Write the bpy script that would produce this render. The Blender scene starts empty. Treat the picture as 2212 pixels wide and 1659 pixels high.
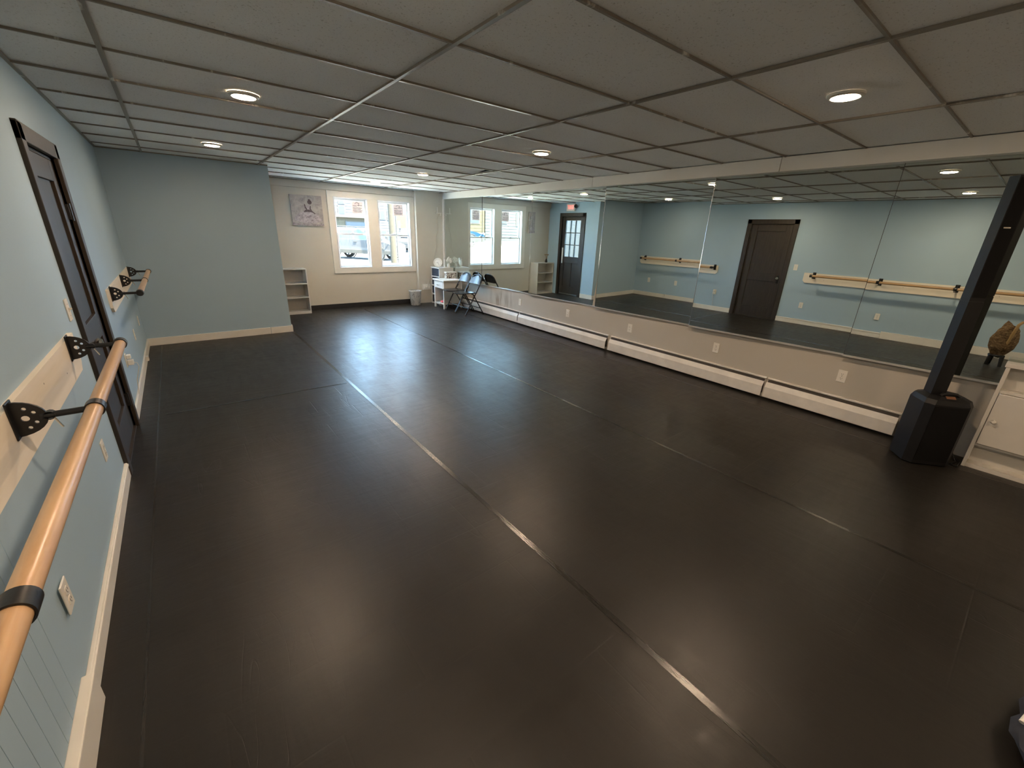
import bpy, bmesh, math, random
from mathutils import Matrix, Vector, noise
random.seed(7)
S = bpy.context.scene
COL = S.collection
PI = math.pi

# ------------------------------------------------------------------ camera
F_PX, W_PX = 890.2347, 2212.0
YAW, PITCH, ROLL = .6724, -.3519, .0374
CAM = Vector((0, 0, 1.5945))
fw = Vector((math.sin(YAW) * math.cos(PITCH), math.cos(YAW) * math.cos(PITCH), math.sin(PITCH)))
rt0 = Vector((math.cos(YAW), -math.sin(YAW), 0))
up0 = rt0.cross(fw)
rt = math.cos(ROLL) * rt0 + math.sin(ROLL) * up0
up = -math.sin(ROLL) * rt0 + math.cos(ROLL) * up0
cd = bpy.data.cameras.new('camera')
cd.sensor_width = 36.0
cd.lens = F_PX / W_PX * 36.0
cd.clip_start = .02
cam = bpy.data.objects.new('camera', cd)
M = Matrix((rt, up, -fw)).transposed().to_4x4()
M.translation = CAM
cam.matrix_world = M
COL.objects.link(cam)
S.camera = cam

# ------------------------------------------------------------------ world, sun, exposure
wd = bpy.data.worlds.new('sky')
S.world = wd
wd.use_nodes = True
bg = wd.node_tree.nodes['Background']
bg.inputs[0].default_value = (.43, .69, 1.0, 1)
bg.inputs[1].default_value = 10.5
sl = bpy.data.lights.new('sun', 'SUN')
sl.energy = 55.0
sl.angle = .01
sl.color = (1, .90, .70)
sun = bpy.data.objects.new('sun', sl)
sun.rotation_euler = Vector((-.12, .42, -.9)).to_track_quat('-Z', 'Y').to_euler()
COL.objects.link(sun)
S.view_settings.view_transform = 'Standard'
S.view_settings.look = 'None'
S.view_settings.exposure = 1.5
S.view_settings.gamma = 1.0
S.view_settings.use_curve_mapping = False
S.cycles.use_denoising = True
S.cycles.max_bounces = 10
S.cycles.diffuse_bounces = 5
S.cycles.glossy_bounces = 6
S.cycles.transmission_bounces = 8
S.cycles.transparent_max_bounces = 12
S.cycles.sample_clamp_indirect = 4.0
S.cycles.blur_glossy = 1.0
LAMP_STRENGTH = 180.0
LAMP_COLOR = (1.0, .73, .49)

# ------------------------------------------------------------------ materials
def srgb(r, g, b):
    def c(v):
        v /= 255.0
        return v / 12.92 if v <= .04045 else ((v + .055) / 1.055) ** 2.4
    return (c(r), c(g), c(b), 1)

def new_mat(name):
    m = bpy.data.materials.new(name)
    m.use_nodes = True
    nt = m.node_tree
    return m, nt, nt.nodes['Principled BSDF']

def coords(nt, scale=(1, 1, 1), kind='Object', rot=(0, 0, 0)):
    tc = nt.nodes.new('ShaderNodeTexCoord')
    mp = nt.nodes.new('ShaderNodeMapping')
    mp.inputs['Scale'].default_value = scale
    mp.inputs['Rotation'].default_value = rot
    nt.links.new(tc.outputs[kind], mp.inputs[0])
    return mp.outputs[0]

def noise_tex(nt, vec, scale, detail=3, rough=.5, dist=0):
    n = nt.nodes.new('ShaderNodeTexNoise')
    n.inputs['Scale'].default_value = scale
    n.inputs['Detail'].default_value = detail
    n.inputs['Roughness'].default_value = rough
    n.inputs['Distortion'].default_value = dist
    nt.links.new(vec, n.inputs['Vector'])
    return n.outputs[0]

def ramp(nt, fac, stops):
    r = nt.nodes.new('ShaderNodeValToRGB')
    e = r.color_ramp.elements
    e[0].position, e[0].color = stops[0]
    e[1].position, e[1].color = stops[-1]
    for p, c in stops[1:-1]:
        k = e.new(p)
        k.color = c
    nt.links.new(fac, r.inputs[0])
    return r.outputs[0]

def bump(nt, h, b, strength=.2, dist=.01):
    bn = nt.nodes.new('ShaderNodeBump')
    bn.inputs['Strength'].default_value = strength
    bn.inputs['Distance'].default_value = dist
    nt.links.new(h, bn.inputs['Height'])
    nt.links.new(bn.outputs[0], b.inputs['Normal'])
    return bn

def shade(c, k):
    return (min(1, c[0] * k), min(1, c[1] * k), min(1, c[2] * k), 1)

def plain(name, c, rough=.5, metal=0, var=.08, scale=6, bmp=0, bscale=120, spec=.5, coat=0):
    m, nt, b = new_mat(name)
    v = coords(nt)
    n = noise_tex(nt, v, scale)
    col = ramp(nt, n, [(.3, shade(c, 1 - var)), (.7, shade(c, 1 + var))])
    nt.links.new(col, b.inputs['Base Color'])
    b.inputs['Roughness'].default_value = rough
    b.inputs['Metallic'].default_value = metal
    b.inputs['Specular IOR Level'].default_value = spec
    b.inputs['Coat Weight'].default_value = coat
    if bmp:
        bump(nt, noise_tex(nt, v, bscale, 2), b, bmp, .004)
    return m

MT = {}
MT['blue'] = plain('blue_wall_paint', (.39, .525, .635, 1), .55, var=.025, scale=1.2, bmp=.12, bscale=90, spec=.35)
MT['greige'] = plain('greige_wall_paint', (.565, .53, .455, 1), .55, var=.03, scale=1.5, bmp=.12, bscale=90, spec=.35)
def mk_stained():
    m, nt, b = new_mat('greige_wall_paint_with_stains')
    v = coords(nt)
    base = ramp(nt, noise_tex(nt, v, 1.5), [(.3, (.50, .465, .405, 1)), (.7, (.53, .495, .43, 1))])
    ge = nt.nodes.new('ShaderNodeNewGeometry')
    sx = nt.nodes.new('ShaderNodeSeparateXYZ')
    nt.links.new(ge.outputs['Position'], sx.inputs[0])
    def bell(sock, c, w):
        a = nt.nodes.new('ShaderNodeMath'); a.operation = 'SUBTRACT'; nt.links.new(sock, a.inputs[0]); a.inputs[1].default_value = c
        q = nt.nodes.new('ShaderNodeMath'); q.operation = 'ABSOLUTE'; nt.links.new(a.outputs[0], q.inputs[0])
        r = nt.nodes.new('ShaderNodeMapRange'); r.inputs[1].default_value = 0; r.inputs[2].default_value = w; r.inputs[3].default_value = 1; r.inputs[4].default_value = 0
        nt.links.new(q.outputs[0], r.inputs[0])
        return r.outputs[0]
    vn = coords(nt, (5, 9, 1.6))
    n = noise_tex(nt, vn, 1.2, 4, .6)
    st = ramp(nt, n, [(.40, (0, 0, 0, 1)), (.62, (1, 1, 1, 1))])
    m1 = nt.nodes.new('ShaderNodeMath'); m1.operation = 'MULTIPLY'
    nt.links.new(bell(sx.outputs[1], 6.55, .55), m1.inputs[0]); nt.links.new(bell(sx.outputs[2], .34, .30), m1.inputs[1])
    m2 = nt.nodes.new('ShaderNodeMath'); m2.operation = 'MULTIPLY'
    nt.links.new(m1.outputs[0], m2.inputs[0]); nt.links.new(st, m2.inputs[1])
    mx = nt.nodes.new('ShaderNodeMix'); mx.data_type = 'RGBA'
    nt.links.new(m2.outputs[0], mx.inputs[0]); nt.links.new(base, mx.inputs[6])
    mx.inputs[7].default_value = (.20, .14, .085, 1)
    nt.links.new(mx.outputs[2], b.inputs['Base Color'])
    b.inputs['Roughness'].default_value = .55
    bump(nt, noise_tex(nt, v, 90, 2), b, .12, .004)
    return m
MT['greige_stained'] = mk_stained()
MT['trim'] = plain('off_white_trim_paint', (.78, .75, .69, 1), .4, var=.04, scale=5)
MT['sash'] = plain('white_vinyl_sash', (.74, .74, .74, 1), .35, var=.02)
MT['casing'] = plain('cream_window_casing', (.74, .70, .62, 1), .42, var=.04, scale=4)
MT['white'] = plain('white_laminate', (.66, .635, .59, 1), .4, var=.03)
MT['plate'] = plain('ivory_plastic', (.80, .775, .71, 1), .3, var=.02)
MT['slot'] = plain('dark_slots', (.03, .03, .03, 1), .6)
MT['black_metal'] = plain('black_powder_coat', (.012, .012, .013, 1), .38, var=.2, bmp=.05)
MT['black_gloss'] = plain('black_gloss_enamel', (.016, .017, .020, 1), .25, var=.1)
MT['chrome'] = plain('polished_metal', (.75, .74, .72, 1), .12, metal=1, var=.02)
MT['aluminium'] = plain('brushed_aluminium', (.70, .68, .64, 1), .32, metal=.55, var=.04)
MT['heater'] = plain('heater_enamel', (.72, .69, .64, 1), .45, var=.07, scale=9, bmp=.1, bscale=60)
MT['dark_gap'] = plain('dark_heater_interior', (.035, .028, .022, 1), .7, var=.3)
MT['bulkhead'] = plain('bulkhead_paint', (.80, .785, .74, 1), .5, var=.03, scale=2)
MT['black_base'] = plain('black_cove_base', (.02, .02, .022, 1), .45)
MT['dark_plenum'] = plain('dark_plenum', (.02, .018, .015, 1), .9)
MT['speaker'] = plain('black_speaker_plastic', (.006, .006, .007, 1), .5, var=.15, bmp=.2, bscale=260, spec=.35)
MT['grille'] = plain('black_speaker_grille', (.004, .004, .0045, 1), .65, var=.2, bmp=.5, bscale=420, spec=.2)
MT['copper'] = plain('copper_handle_badge', (.35, .17, .10, 1), .35, metal=.6)
MT['red'] = plain('red_fabric', (.62, .06, .06, 1), .7)
def mk_paper():
    m, nt, b = new_mat('thin_pale_paper')
    v = coords(nt)
    c = ramp(nt, noise_tex(nt, v, 8), [(.3, (.78, .68, .67, 1)), (.7, (.84, .74, .72, 1))])
    nt.links.new(c, b.inputs['Base Color'])
    b.inputs['Roughness'].default_value = .8
    tr = nt.nodes.new('ShaderNodeBsdfTranslucent')
    tr.inputs[0].default_value = (.06, .05, .05, 1)
    ad = nt.nodes.new('ShaderNodeAddShader')
    nt.links.new(b.outputs[0], ad.inputs[0])
    nt.links.new(tr.outputs[0], ad.inputs[1])
    nt.links.new(ad.outputs[0], nt.nodes['Material Output'].inputs[0])
    return m
MT['paper'] = mk_paper()
MT['ink'] = plain('grey_print', (.16, .14, .15, 1), .8)
MT['cord'] = plain('cream_cord', (.66, .61, .52, 1), .5)
MT['glass_dark'] = plain('tinted_car_glass', (.02, .024, .03, 1), .08, var=.05)
MT['rubber'] = plain('tyre_rubber', (.022, .022, .022, 1), .8)
MT['rim'] = plain('alloy_rim', (.2, .2, .2, 1), .35, metal=.3)
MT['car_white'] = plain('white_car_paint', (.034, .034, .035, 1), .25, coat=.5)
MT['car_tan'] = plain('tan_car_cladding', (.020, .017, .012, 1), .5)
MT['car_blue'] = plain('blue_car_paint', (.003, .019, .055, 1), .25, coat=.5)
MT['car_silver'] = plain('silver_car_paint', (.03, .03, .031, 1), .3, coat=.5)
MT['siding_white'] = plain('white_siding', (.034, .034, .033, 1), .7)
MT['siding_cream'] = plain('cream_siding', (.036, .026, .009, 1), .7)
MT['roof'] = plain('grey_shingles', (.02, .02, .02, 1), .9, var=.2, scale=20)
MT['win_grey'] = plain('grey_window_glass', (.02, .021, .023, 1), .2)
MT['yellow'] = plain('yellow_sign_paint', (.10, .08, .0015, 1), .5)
MT['asphalt'] = plain('asphalt', (.10, .097, .09, 1), .9, var=.15, scale=3)
MT['concrete'] = plain('concrete', (.42, .40, .35, 1), .9, var=.12, scale=2)
MT['dry_grass'] = plain('dry_grass', (.042, .029, .009, 1), .95, var=.4, scale=12)
MT['wood_pole'] = plain('weathered_pole_wood', (.022, .017, .009, 1), .9, var=.2, scale=8)
MT['navy'] = plain('navy_bag_cloth', (.020, .024, .036, 1), .8, var=.3, scale=20)
MT['tan_strap'] = plain('tan_leather', (.34, .22, .09, 1), .55)

def wood_mat(name, c1, c2, scale, rough, axis=1, coat=.3):
    m, nt, b = new_mat(name)
    sc = [14, 14, 14]
    sc[axis] = 1.2
    v = coords(nt, tuple(sc))
    n = noise_tex(nt, v, scale, 4, .6, .4)
    nt.links.new(ramp(nt, n, [(.3, c1), (.7, c2)]), b.inputs['Base Color'])
    b.inputs['Roughness'].default_value = rough
    b.inputs['Coat Weight'].default_value = coat
    b.inputs['Coat Roughness'].default_value = .2
    bump(nt, n, b, .06, .002)
    return m
MT['rail'] = wood_mat('oak_rail', (.49, .30, .155, 1), (.60, .40, .225, 1), 3, .35)
MT['pine'] = wood_mat('pale_pine_board', (.86, .77, .64, 1), (.92, .84, .72, 1), 2, .5, coat=.05)
MT['door'] = wood_mat('dark_brown_door', (.022, .015, .010, 1), (.042, .030, .020, 1), 2.5, .46, axis=2, coat=.0)

def mk_tile():
    m, nt, b = new_mat('acoustic_tile')
    v = coords(nt)
    big = noise_tex(nt, v, 1.1, 2)
    base = ramp(nt, big, [(.3, (.91, .92, .92, 1)), (.7, (.94, .95, .95, 1))])
    pits = noise_tex(nt, v, 95, 3, .7)
    pm = ramp(nt, pits, [(.30, (.62, .61, .59, 1)), (.40, (1, 1, 1, 1))])
    mx = nt.nodes.new('ShaderNodeMix')
    mx.data_type = 'RGBA'
    mx.blend_type = 'MULTIPLY'
    mx.inputs[0].default_value = 1
    nt.links.new(base, mx.inputs[6])
    nt.links.new(pm, mx.inputs[7])
    nt.links.new(mx.outputs[2], b.inputs['Base Color'])
    b.inputs['Roughness'].default_value = .85
    b.inputs['Specular IOR Level'].default_value = .2
    bump(nt, pits, b, .35, .006)
    return m
MT['tile'] = mk_tile()

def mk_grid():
    m, nt, b = new_mat('worn_glint_ceiling_grid')
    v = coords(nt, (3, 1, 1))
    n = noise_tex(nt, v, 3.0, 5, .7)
    nt.links.new(ramp(nt, n, [(.60, (.25, .22, .185, 1)), (.68, (.75, .72, .66, 1))]), b.inputs['Base Color'])  # pale patches: worn spots and glancing reflections, both put into the colour
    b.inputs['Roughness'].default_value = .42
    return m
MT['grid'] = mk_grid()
MT['grid_glint'] = plain('grid_glint_metal', (.85, .84, .80, 1), .3, metal=.3)  # glancing light on one cross tee, put into the colour

def mk_floor():
    m, nt, b = new_mat('black_dance_vinyl')
    v = coords(nt)
    n1 = noise_tex(nt, v, 1.6, 4, .6)
    n2 = noise_tex(nt, v, 22, 5, .7)
    nt.links.new(ramp(nt, n1, [(.3, (.0115, .0100, .0088, 1)), (.7, (.0175, .0155, .0135, 1))]), b.inputs['Base Color'])
    # scuffs: fine stretched streaks in two directions change the gloss
    va = coords(nt, (2, 9, 1), rot=(0, 0, .5))
    vb = coords(nt, (8, 2, 1), rot=(0, 0, -.35))
    sa = noise_tex(nt, va, 1.5, 3, .6, 1.2)
    sb = noise_tex(nt, vb, 1.2, 3, .6, 1.0)
    add = nt.nodes.new('ShaderNodeMath'); add.operation = 'ADD'
    nt.links.new(sa, add.inputs[0]); nt.links.new(sb, add.inputs[1])
    ad2 = nt.nodes.new('ShaderNodeMath'); ad2.operation = 'MULTIPLY_ADD'
    nt.links.new(n2, ad2.inputs[0]); ad2.inputs[1].default_value = .5
    nt.links.new(add.outputs[0], ad2.inputs[2])
    mr = nt.nodes.new('ShaderNodeMapRange')
    mr.inputs['From Min'].default_value = .8
    mr.inputs['From Max'].default_value = 1.7
    mr.inputs['To Min'].default_value = .32
    mr.inputs['To Max'].default_value = .46
    nt.links.new(ad2.outputs[0], mr.inputs[0])
    nt.links.new(mr.outputs[0], b.inputs['Roughness'])
    b.inputs['Specular IOR Level'].default_value = .40
    # square tiles of the old floor telegraphing through the vinyl
    br = nt.nodes.new('ShaderNodeTexBrick')
    br.offset = .5
    br.inputs['Scale'].default_value = 1.0
    br.inputs['Brick Width'].default_value = .61
    br.inputs['Row Height'].default_value = .305
    br.inputs['Mortar Size'].default_value = .006
    br.inputs['Mortar Smooth'].default_value = 1.0
    br.inputs['Color1'].default_value = (.75, .75, .75, 1)
    br.inputs['Color2'].default_value = (.95, .95, .95, 1)
    br.inputs['Mortar'].default_value = (0, 0, 0, 1)
    nt.links.new(v, br.inputs['Vector'])
    hs = nt.nodes.new('ShaderNodeMath'); hs.operation = 'MULTIPLY_ADD'
    hs.inputs[1].default_value = 1.0
    # fine curved scratches, in patches
    vs_ = coords(nt, (5.0, .7, 1), rot=(0, 0, .7))
    n3 = noise_tex(nt, vs_, 2.2, .5, .4, .6)
    s1 = nt.nodes.new('ShaderNodeMath'); s1.operation = 'SUBTRACT'; nt.links.new(n3, s1.inputs[0]); s1.inputs[1].default_value = .5
    s2 = nt.nodes.new('ShaderNodeMath'); s2.operation = 'ABSOLUTE'; nt.links.new(s1.outputs[0], s2.inputs[0])
    s3 = nt.nodes.new('ShaderNodeMapRange'); s3.inputs[1].default_value = 0; s3.inputs[2].default_value = .008; s3.inputs[3].default_value = -.6; s3.inputs[4].default_value = 0
    nt.links.new(s2.outputs[0], s3.inputs[0])
    pm = ramp(nt, noise_tex(nt, v, 1.1, 2), [(.48, (0, 0, 0, 1)), (.58, (1, 1, 1, 1))])
    s4 = nt.nodes.new('ShaderNodeMath'); s4.operation = 'MULTIPLY_ADD'
    nt.links.new(s3.outputs[0], s4.inputs[0]); nt.links.new(pm, s4.inputs[1]); nt.links.new(ad2.outputs[0], s4.inputs[2])
    nt.links.new(s4.outputs[0], hs.inputs[2])
    bm_ = nt.nodes.new('ShaderNodeMath'); bm_.operation = 'MULTIPLY'
    bmk = ramp(nt, noise_tex(nt, v, .55, 2), [(.42, (.1, .1, .1, 1)), (.58, (.75, .75, .75, 1))])
    nt.links.new(br.outputs[0], bm_.inputs[0]); nt.links.new(bmk, bm_.inputs[1])
    nt.links.new(bm_.outputs[0], hs.inputs[0])
    bump(nt, hs.outputs[0], b, .17, .006)
    return m
MT['floor'] = mk_floor()

def mk_tape():
    m, nt, b = new_mat('glossy_black_vinyl_tape')
    v = coords(nt, (60, 3, 1))
    n = noise_tex(nt, v, 2, 3, .6)
    nt.links.new(ramp(nt, n, [(.3, (.014, .013, .012, 1)), (.7, (.028, .026, .024, 1))]), b.inputs['Base Color'])
    b.inputs['Roughness'].default_value = .24
    b.inputs['Specular IOR Level'].default_value = .5
    bump(nt, n, b, .25, .002)
    return m
MT['tape'] = mk_tape()

def mk_mirror():
    m, nt, b = new_mat('silvered_mirror')
    v = coords(nt)
    n = noise_tex(nt, v, .8, 2)
    nt.links.new(ramp(nt, n, [(.3, (.71, .775, .75, 1)), (.7, (.73, .795, .77, 1))]), b.inputs['Base Color'])
    b.inputs['Metallic'].default_value = 1
    b.inputs['Roughness'].default_value = 0
    return m
MT['mirror'] = mk_mirror()

def mk_glass():
    m, nt, b = new_mat('window_glass')
    out = nt.nodes['Material Output']
    nt.nodes.remove(b)
    v = coords(nt)
    n = noise_tex(nt, v, 2, 2)
    tr = nt.nodes.new('ShaderNodeBsdfTransparent')
    gl = nt.nodes.new('ShaderNodeBsdfGlossy')
    gl.inputs['Roughness'].default_value = .02
    nt.links.new(ramp(nt, n, [(.3, (.95, .97, .96, 1)), (.7, (.97, .98, .97, 1))]), tr.inputs[0])
    mx = nt.nodes.new('ShaderNodeMixShader')
    mx.inputs[0].default_value = .06
    nt.links.new(tr.outputs[0], mx.inputs[1])
    nt.links.new(gl.outputs[0], mx.inputs[2])
    nt.links.new(mx.outputs[0], out.inputs[0])
    return m
MT['glass'] = mk_glass()

def emit(name, c, s):
    m, nt, b = new_mat(name)
    b.inputs['Base Color'].default_value = (.8, .8, .8, 1)
    b.inputs['Emission Color'].default_value = (*c, 1)
    b.inputs['Emission Strength'].default_value = s
    return m
MT['lamp'] = emit('lit_diffuser', LAMP_COLOR, LAMP_STRENGTH)
MT['lamp_dim'] = emit('lit_diffuser_dimmer', LAMP_COLOR, LAMP_STRENGTH * .5)
MT['exit_red'] = emit('lit_red_letters', (1, .06, .04), .9)

def mk_marble():
    m, nt, b = new_mat('white_marble_print')
    v = coords(nt, (3, 3, 1.3))
    n = noise_tex(nt, v, 2.2, 5, .6, 1.5)
    nt.links.new(ramp(nt, n, [(.46, (.62, .59, .53, 1)), (.49, (.40, .37, .33, 1)), (.497, (.05, .045, .04, 1)), (.504, (.40, .37, .33, 1)), (.54, (.66, .62, .56, 1))]), b.inputs['Base Color'])
    b.inputs['Roughness'].default_value = .4
    return m
MT['marble'] = mk_marble()

def mk_damask():
    m, nt, b = new_mat('brown_and_white_scroll_print')
    v = coords(nt, (1, 1, 1))
    n = noise_tex(nt, v, 24, 2, .4, 2.2)
    nt.links.new(ramp(nt, n, [(.48, (.10, .06, .045, 1)), (.53, (.70, .66, .58, 1))]), b.inputs['Base Color'])
    b.inputs['Roughness'].default_value = .6
    return m
MT['damask'] = mk_damask()

def mk_fur():
    m, nt, b = new_mat('brown_mottled_plush')
    v = coords(nt, (1, 1, 2.4))
    n = noise_tex(nt, v, 22, 5, .7, 1.0)
    nt.links.new(ramp(nt, n, [(.35, (.05, .03, .015, 1)), (.5, (.17, .105, .05, 1)), (.68, (.34, .24, .13, 1))]), b.inputs['Base Color'])
    b.inputs['Roughness'].default_value = .95
    bump(nt, n, b, .8, .02)
    return m
MT['fur'] = mk_fur()

def mk_canvas():
    m, nt, b = new_mat('mottled_grey_canvas')
    v = coords(nt)
    n = noise_tex(nt, v, 9, 6, .7, .8)
    nt.links.new(ramp(nt, n, [(.3, (.27, .245, .25, 1)), (.55, (.42, .39, .37, 1)), (.75, (.52, .48, .45, 1))]), b.inputs['Base Color'])
    b.inputs['Roughness'].default_value = .8
    bump(nt, n, b, .2, .003)
    return m
MT['canvas'] = mk_canvas()
MT['paint_dark'] = plain('dark_plum_brushwork', (.11, .085, .09, 1), .8, var=.4, scale=60)
MT['paint_mid'] = plain('grey_violet_brushwork', (.33, .295, .305, 1), .8, var=.5, scale=50)
MT['paint_pale'] = plain('pale_lilac_brushwork', (.42, .38, .40, 1), .8, var=.3, scale=30)

# ------------------------------------------------------------------ mesh building
WL = {}   # world location of every object built (no rotations on parents)

class MB:
    def __init__(s):
        s.bm = bmesh.new()
    def box(s, a, b, bev=0, seg=2):
        r = bmesh.ops.create_cube(s.bm, size=1)
        vs = r['verts']
        ce = [(a[i] + b[i]) / 2 for i in range(3)]
        sz = [max(1e-5, abs(b[i] - a[i])) for i in range(3)]
        for v in vs:
            v.co = Vector((ce[0] + v.co.x * sz[0], ce[1] + v.co.y * sz[1], ce[2] + v.co.z * sz[2]))
        if bev:
            es = list({e for v in vs for e in v.link_edges})
            bmesh.ops.bevel(s.bm, geom=es, offset=min(bev, min(sz) * .45), segments=seg, affect='EDGES', profile=.5)
        return s
    def obox(s, c, ax, sz, bev=0):
        """oriented box: centre, three axes (vectors), sizes"""
        r = bmesh.ops.create_cube(s.bm, size=1)
        vs = r['verts']
        A = [Vector(v).normalized() for v in ax]
        for v in vs:
            p = v.co.copy()
            v.co = Vector(c) + A[0] * p.x * sz[0] + A[1] * p.y * sz[1] + A[2] * p.z * sz[2]
        if bev:
            es = list({e for v in vs for e in v.link_edges})
            bmesh.ops.bevel(s.bm, geom=es, offset=bev, segments=2, affect='EDGES', profile=.5)
        return s
    def hexa(s, b4, t4):
        """eight-corner solid: bottom ring, top ring"""
        v = [s.bm.verts.new(p) for p in list(b4) + list(t4)]
        n = len(b4)
        s.bm.faces.new(v[:n][::-1])
        s.bm.faces.new(v[n:])
        for i in range(n):
            j = (i + 1) % n
            s.bm.faces.new((v[i], v[j], v[n + j], v[n + i]))
        return s
    def prism(s, pts, axis, lo, hi):
        """closed 2-D outline extruded along an axis (0 x, 1 y, 2 z)"""
        def mk(p, w):
            q = list(p)
            q.insert(axis, w)
            return q
        return s.hexa([mk(p, lo) for p in pts], [mk(p, hi) for p in pts])
    def tube(s, pts, r, n=10, cap=True, closed=False):
        pts = [Vector(p) for p in pts]
        rs = r if isinstance(r, (list, tuple)) else [r] * len(pts)
        rings = []
        ref = None
        m = len(pts)
        for i, p in enumerate(pts):
            if closed:
                t = pts[(i + 1) % m] - pts[i - 1]
            else:
                t = (pts[min(i + 1, m - 1)] - pts[max(i - 1, 0)])
            t.normalize()
            if ref is None:
                ref = Vector((0, 0, 1)) if abs(t.z) < .9 else Vector((1, 0, 0))
            a = (ref - t * ref.dot(t)).normalized()
            ref = a
            b = t.cross(a)
            rings.append([s.bm.verts.new(p + (a * math.cos(2 * PI * k / n) + b * math.sin(2 * PI * k / n)) * rs[i]) for k in range(n)])
        rr = range(m if closed else m - 1)
        for i in rr:
            A, B = rings[i], rings[(i + 1) % m]
            for k in range(n):
                s.bm.faces.new((A[k], A[(k + 1) % n], B[(k + 1) % n], B[k]))
        if cap and not closed:
            s.bm.faces.new(rings[0][::-1])
            s.bm.faces.new(rings[-1])
        return s
    def lathe(s, prof, c=(0, 0, 0), axis=(0, 0, 1), n=32):
        ax = Vector(axis).normalized()
        a = (Vector((1, 0, 0)) if abs(ax.x) < .9 else Vector((0, 1, 0)))
        a = (a - ax * a.dot(ax)).normalized()
        b = ax.cross(a)
        c = Vector(c)
        rings = []
        for r, h in prof:
            if r < 1e-6:
                rings.append([s.bm.verts.new(c + ax * h)])
            else:
                rings.append([s.bm.verts.new(c + ax * h + (a * math.cos(2 * PI * k / n) + b * math.sin(2 * PI * k / n)) * r) for k in range(n)])
        for A, B in zip(rings, rings[1:]):
            for k in range(n):
                j = (k + 1) % n
                if len(A) == 1 and len(B) == 1:
                    continue
                if len(A) == 1:
                    s.bm.faces.new((A[0], B[j], B[k]))
                elif len(B) == 1:
                    s.bm.faces.new((A[k], A[j], B[0]))
                else:
                    s.bm.faces.new((A[k], A[j], B[j], B[k]))
        return s
    def ball(s, c, r, seg=20, lump=0, seed=0):
        q = bmesh.ops.create_uvsphere(s.bm, u_segments=seg, v_segments=max(8, seg // 2), radius=1)
        for v in q['verts']:
            p = v.co.copy()
            k = 1 + (lump * noise.noise(p * 2.5 + Vector((seed, 0, 0))) if lump else 0)
            v.co = Vector((c[0] + p.x * r[0] * k, c[1] + p.y * r[1] * k, c[2] + p.z * r[2] * k))
        return s
    def poly(s, pts):
        s.bm.faces.new([s.bm.verts.new(p) for p in pts])
        return s
    def build(s, name, mt, parent=None, smooth=False, origin=None):
        bmesh.ops.recalc_face_normals(s.bm, faces=s.bm.faces)
        me = bpy.data.meshes.new(name)
        s.bm.to_mesh(me)
        s.bm.free()
        o = bpy.data.objects.new(name, me)
        COL.objects.link(o)
        if parent is not None:
            w = WL[parent.name]
            o.parent = parent
        else:
            if origin is None:
                xs = [v.co.x for v in me.vertices]; ys = [v.co.y for v in me.vertices]; zs = [v.co.z for v in me.vertices]
                origin = Vector(((min(xs) + max(xs)) / 2, (min(ys) + max(ys)) / 2, min(zs)))
            w = Vector(origin)
            o.location = w
        WL[o.name] = w
        for v in me.vertices:
            v.co -= w
        me.materials.append(MT[mt] if isinstance(mt, str) else mt)
        if smooth:
            me.shade_smooth()
            try:
                me.set_sharp_from_angle(angle=math.radians(40))
            except Exception:
                pass
        return o

def tag(o, label, cat, group=None, kind=None):
    o['label'] = label
    o['category'] = cat
    if group:
        o['group'] = group
    if kind:
        o['kind'] = kind
    return o

def thing(name, loc, label, cat, group=None, kind=None):
    o = bpy.data.objects.new(name, None)
    o.empty_display_size = .1
    o.location = loc
    COL.objects.link(o)
    WL[o.name] = Vector(loc)
    return tag(o, label, cat, group, kind)

def struct(name, mb, mt, label, cat, parent=None, smooth=False):
    o = mb.build(name, mt, parent, smooth)
    return tag(o, label, cat, kind='structure')

def copy_tree(o, parent=None, label=None, loc=None, rz=None):
    c = o.copy()
    COL.objects.link(c)
    if parent is not None:
        c.parent = parent
    if label:
        c['label'] = label
    if loc is not None:
        c.location = loc
    if rz is not None:
        c.rotation_euler = (0, 0, rz)
    for ch in list(o.children):
        copy_tree(ch, c)
    return c

# ------------------------------------------------------------------ room dimensions
XL, YB, XB, YF = -.522, 7.177, 1.224, 8.90       # left wall, alcove front, alcove side, window wall
YN = -2.6                                         # wall behind the camera
HC = 2.349                                        # ceiling
HW = HC + .09                                     # wall tops, tight against the roof deck
T = .12
XBUMP, YBUMP = 4.205, 8.79                        # boxed-in corner
def XW(y): return 4.775 + .012 * y                # mirror wall
def rail_z(y): return .655 - .0145 * y if y < 2.6 else .617 - .0085 * (y - 2.6)

# ------------------------------------------------------------------ floor
fl = struct('floor', MB().box((XL - T, YN - T, -.12), (5.2, YF + T, 0)), 'floor',
            'black vinyl dance floor laid in long strips', 'floor')
def tape(name, a, b, w):
    d = Vector((b[0] - a[0], b[1] - a[1], 0)).normalized()
    n = Vector((-d.y, d.x, 0)) * w / 2
    m = MB()
    L = (Vector(b) - Vector(a)).length
    k = max(2, int(L / .25))
    top = []
    for i in range(k + 1):
        p = Vector(a).lerp(Vector(b), i / k)
        wob = 1 + .12 * noise.noise(Vector((p.x * 3, p.y * 3, 1)))
        top.append((p + n * wob, p - n * wob))
    for (p, q), (r, s_) in zip(top, top[1:]):
        h = Vector((0, 0, .0015)); z = Vector((0, 0, -.002))
        m.hexa([p + z, q + z, s_ + z, r + z], [p + h, q + h, s_ + h, r + h])
    return m.build(name, 'tape', fl)
tape('seam_tape', (1.235, YN, 0), (1.235, YB, 0), .030)
tape('seam_tape', (2.855, YN, 0), (2.855, 8.55, 0), .020)
tape('seam_tape', (-.38, YN, 0), (-.38, 7.1, 0), .011)
tape('seam_tape', (-.33, 4.41, 0), (1.20, 4.39, 0), .02)
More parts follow.
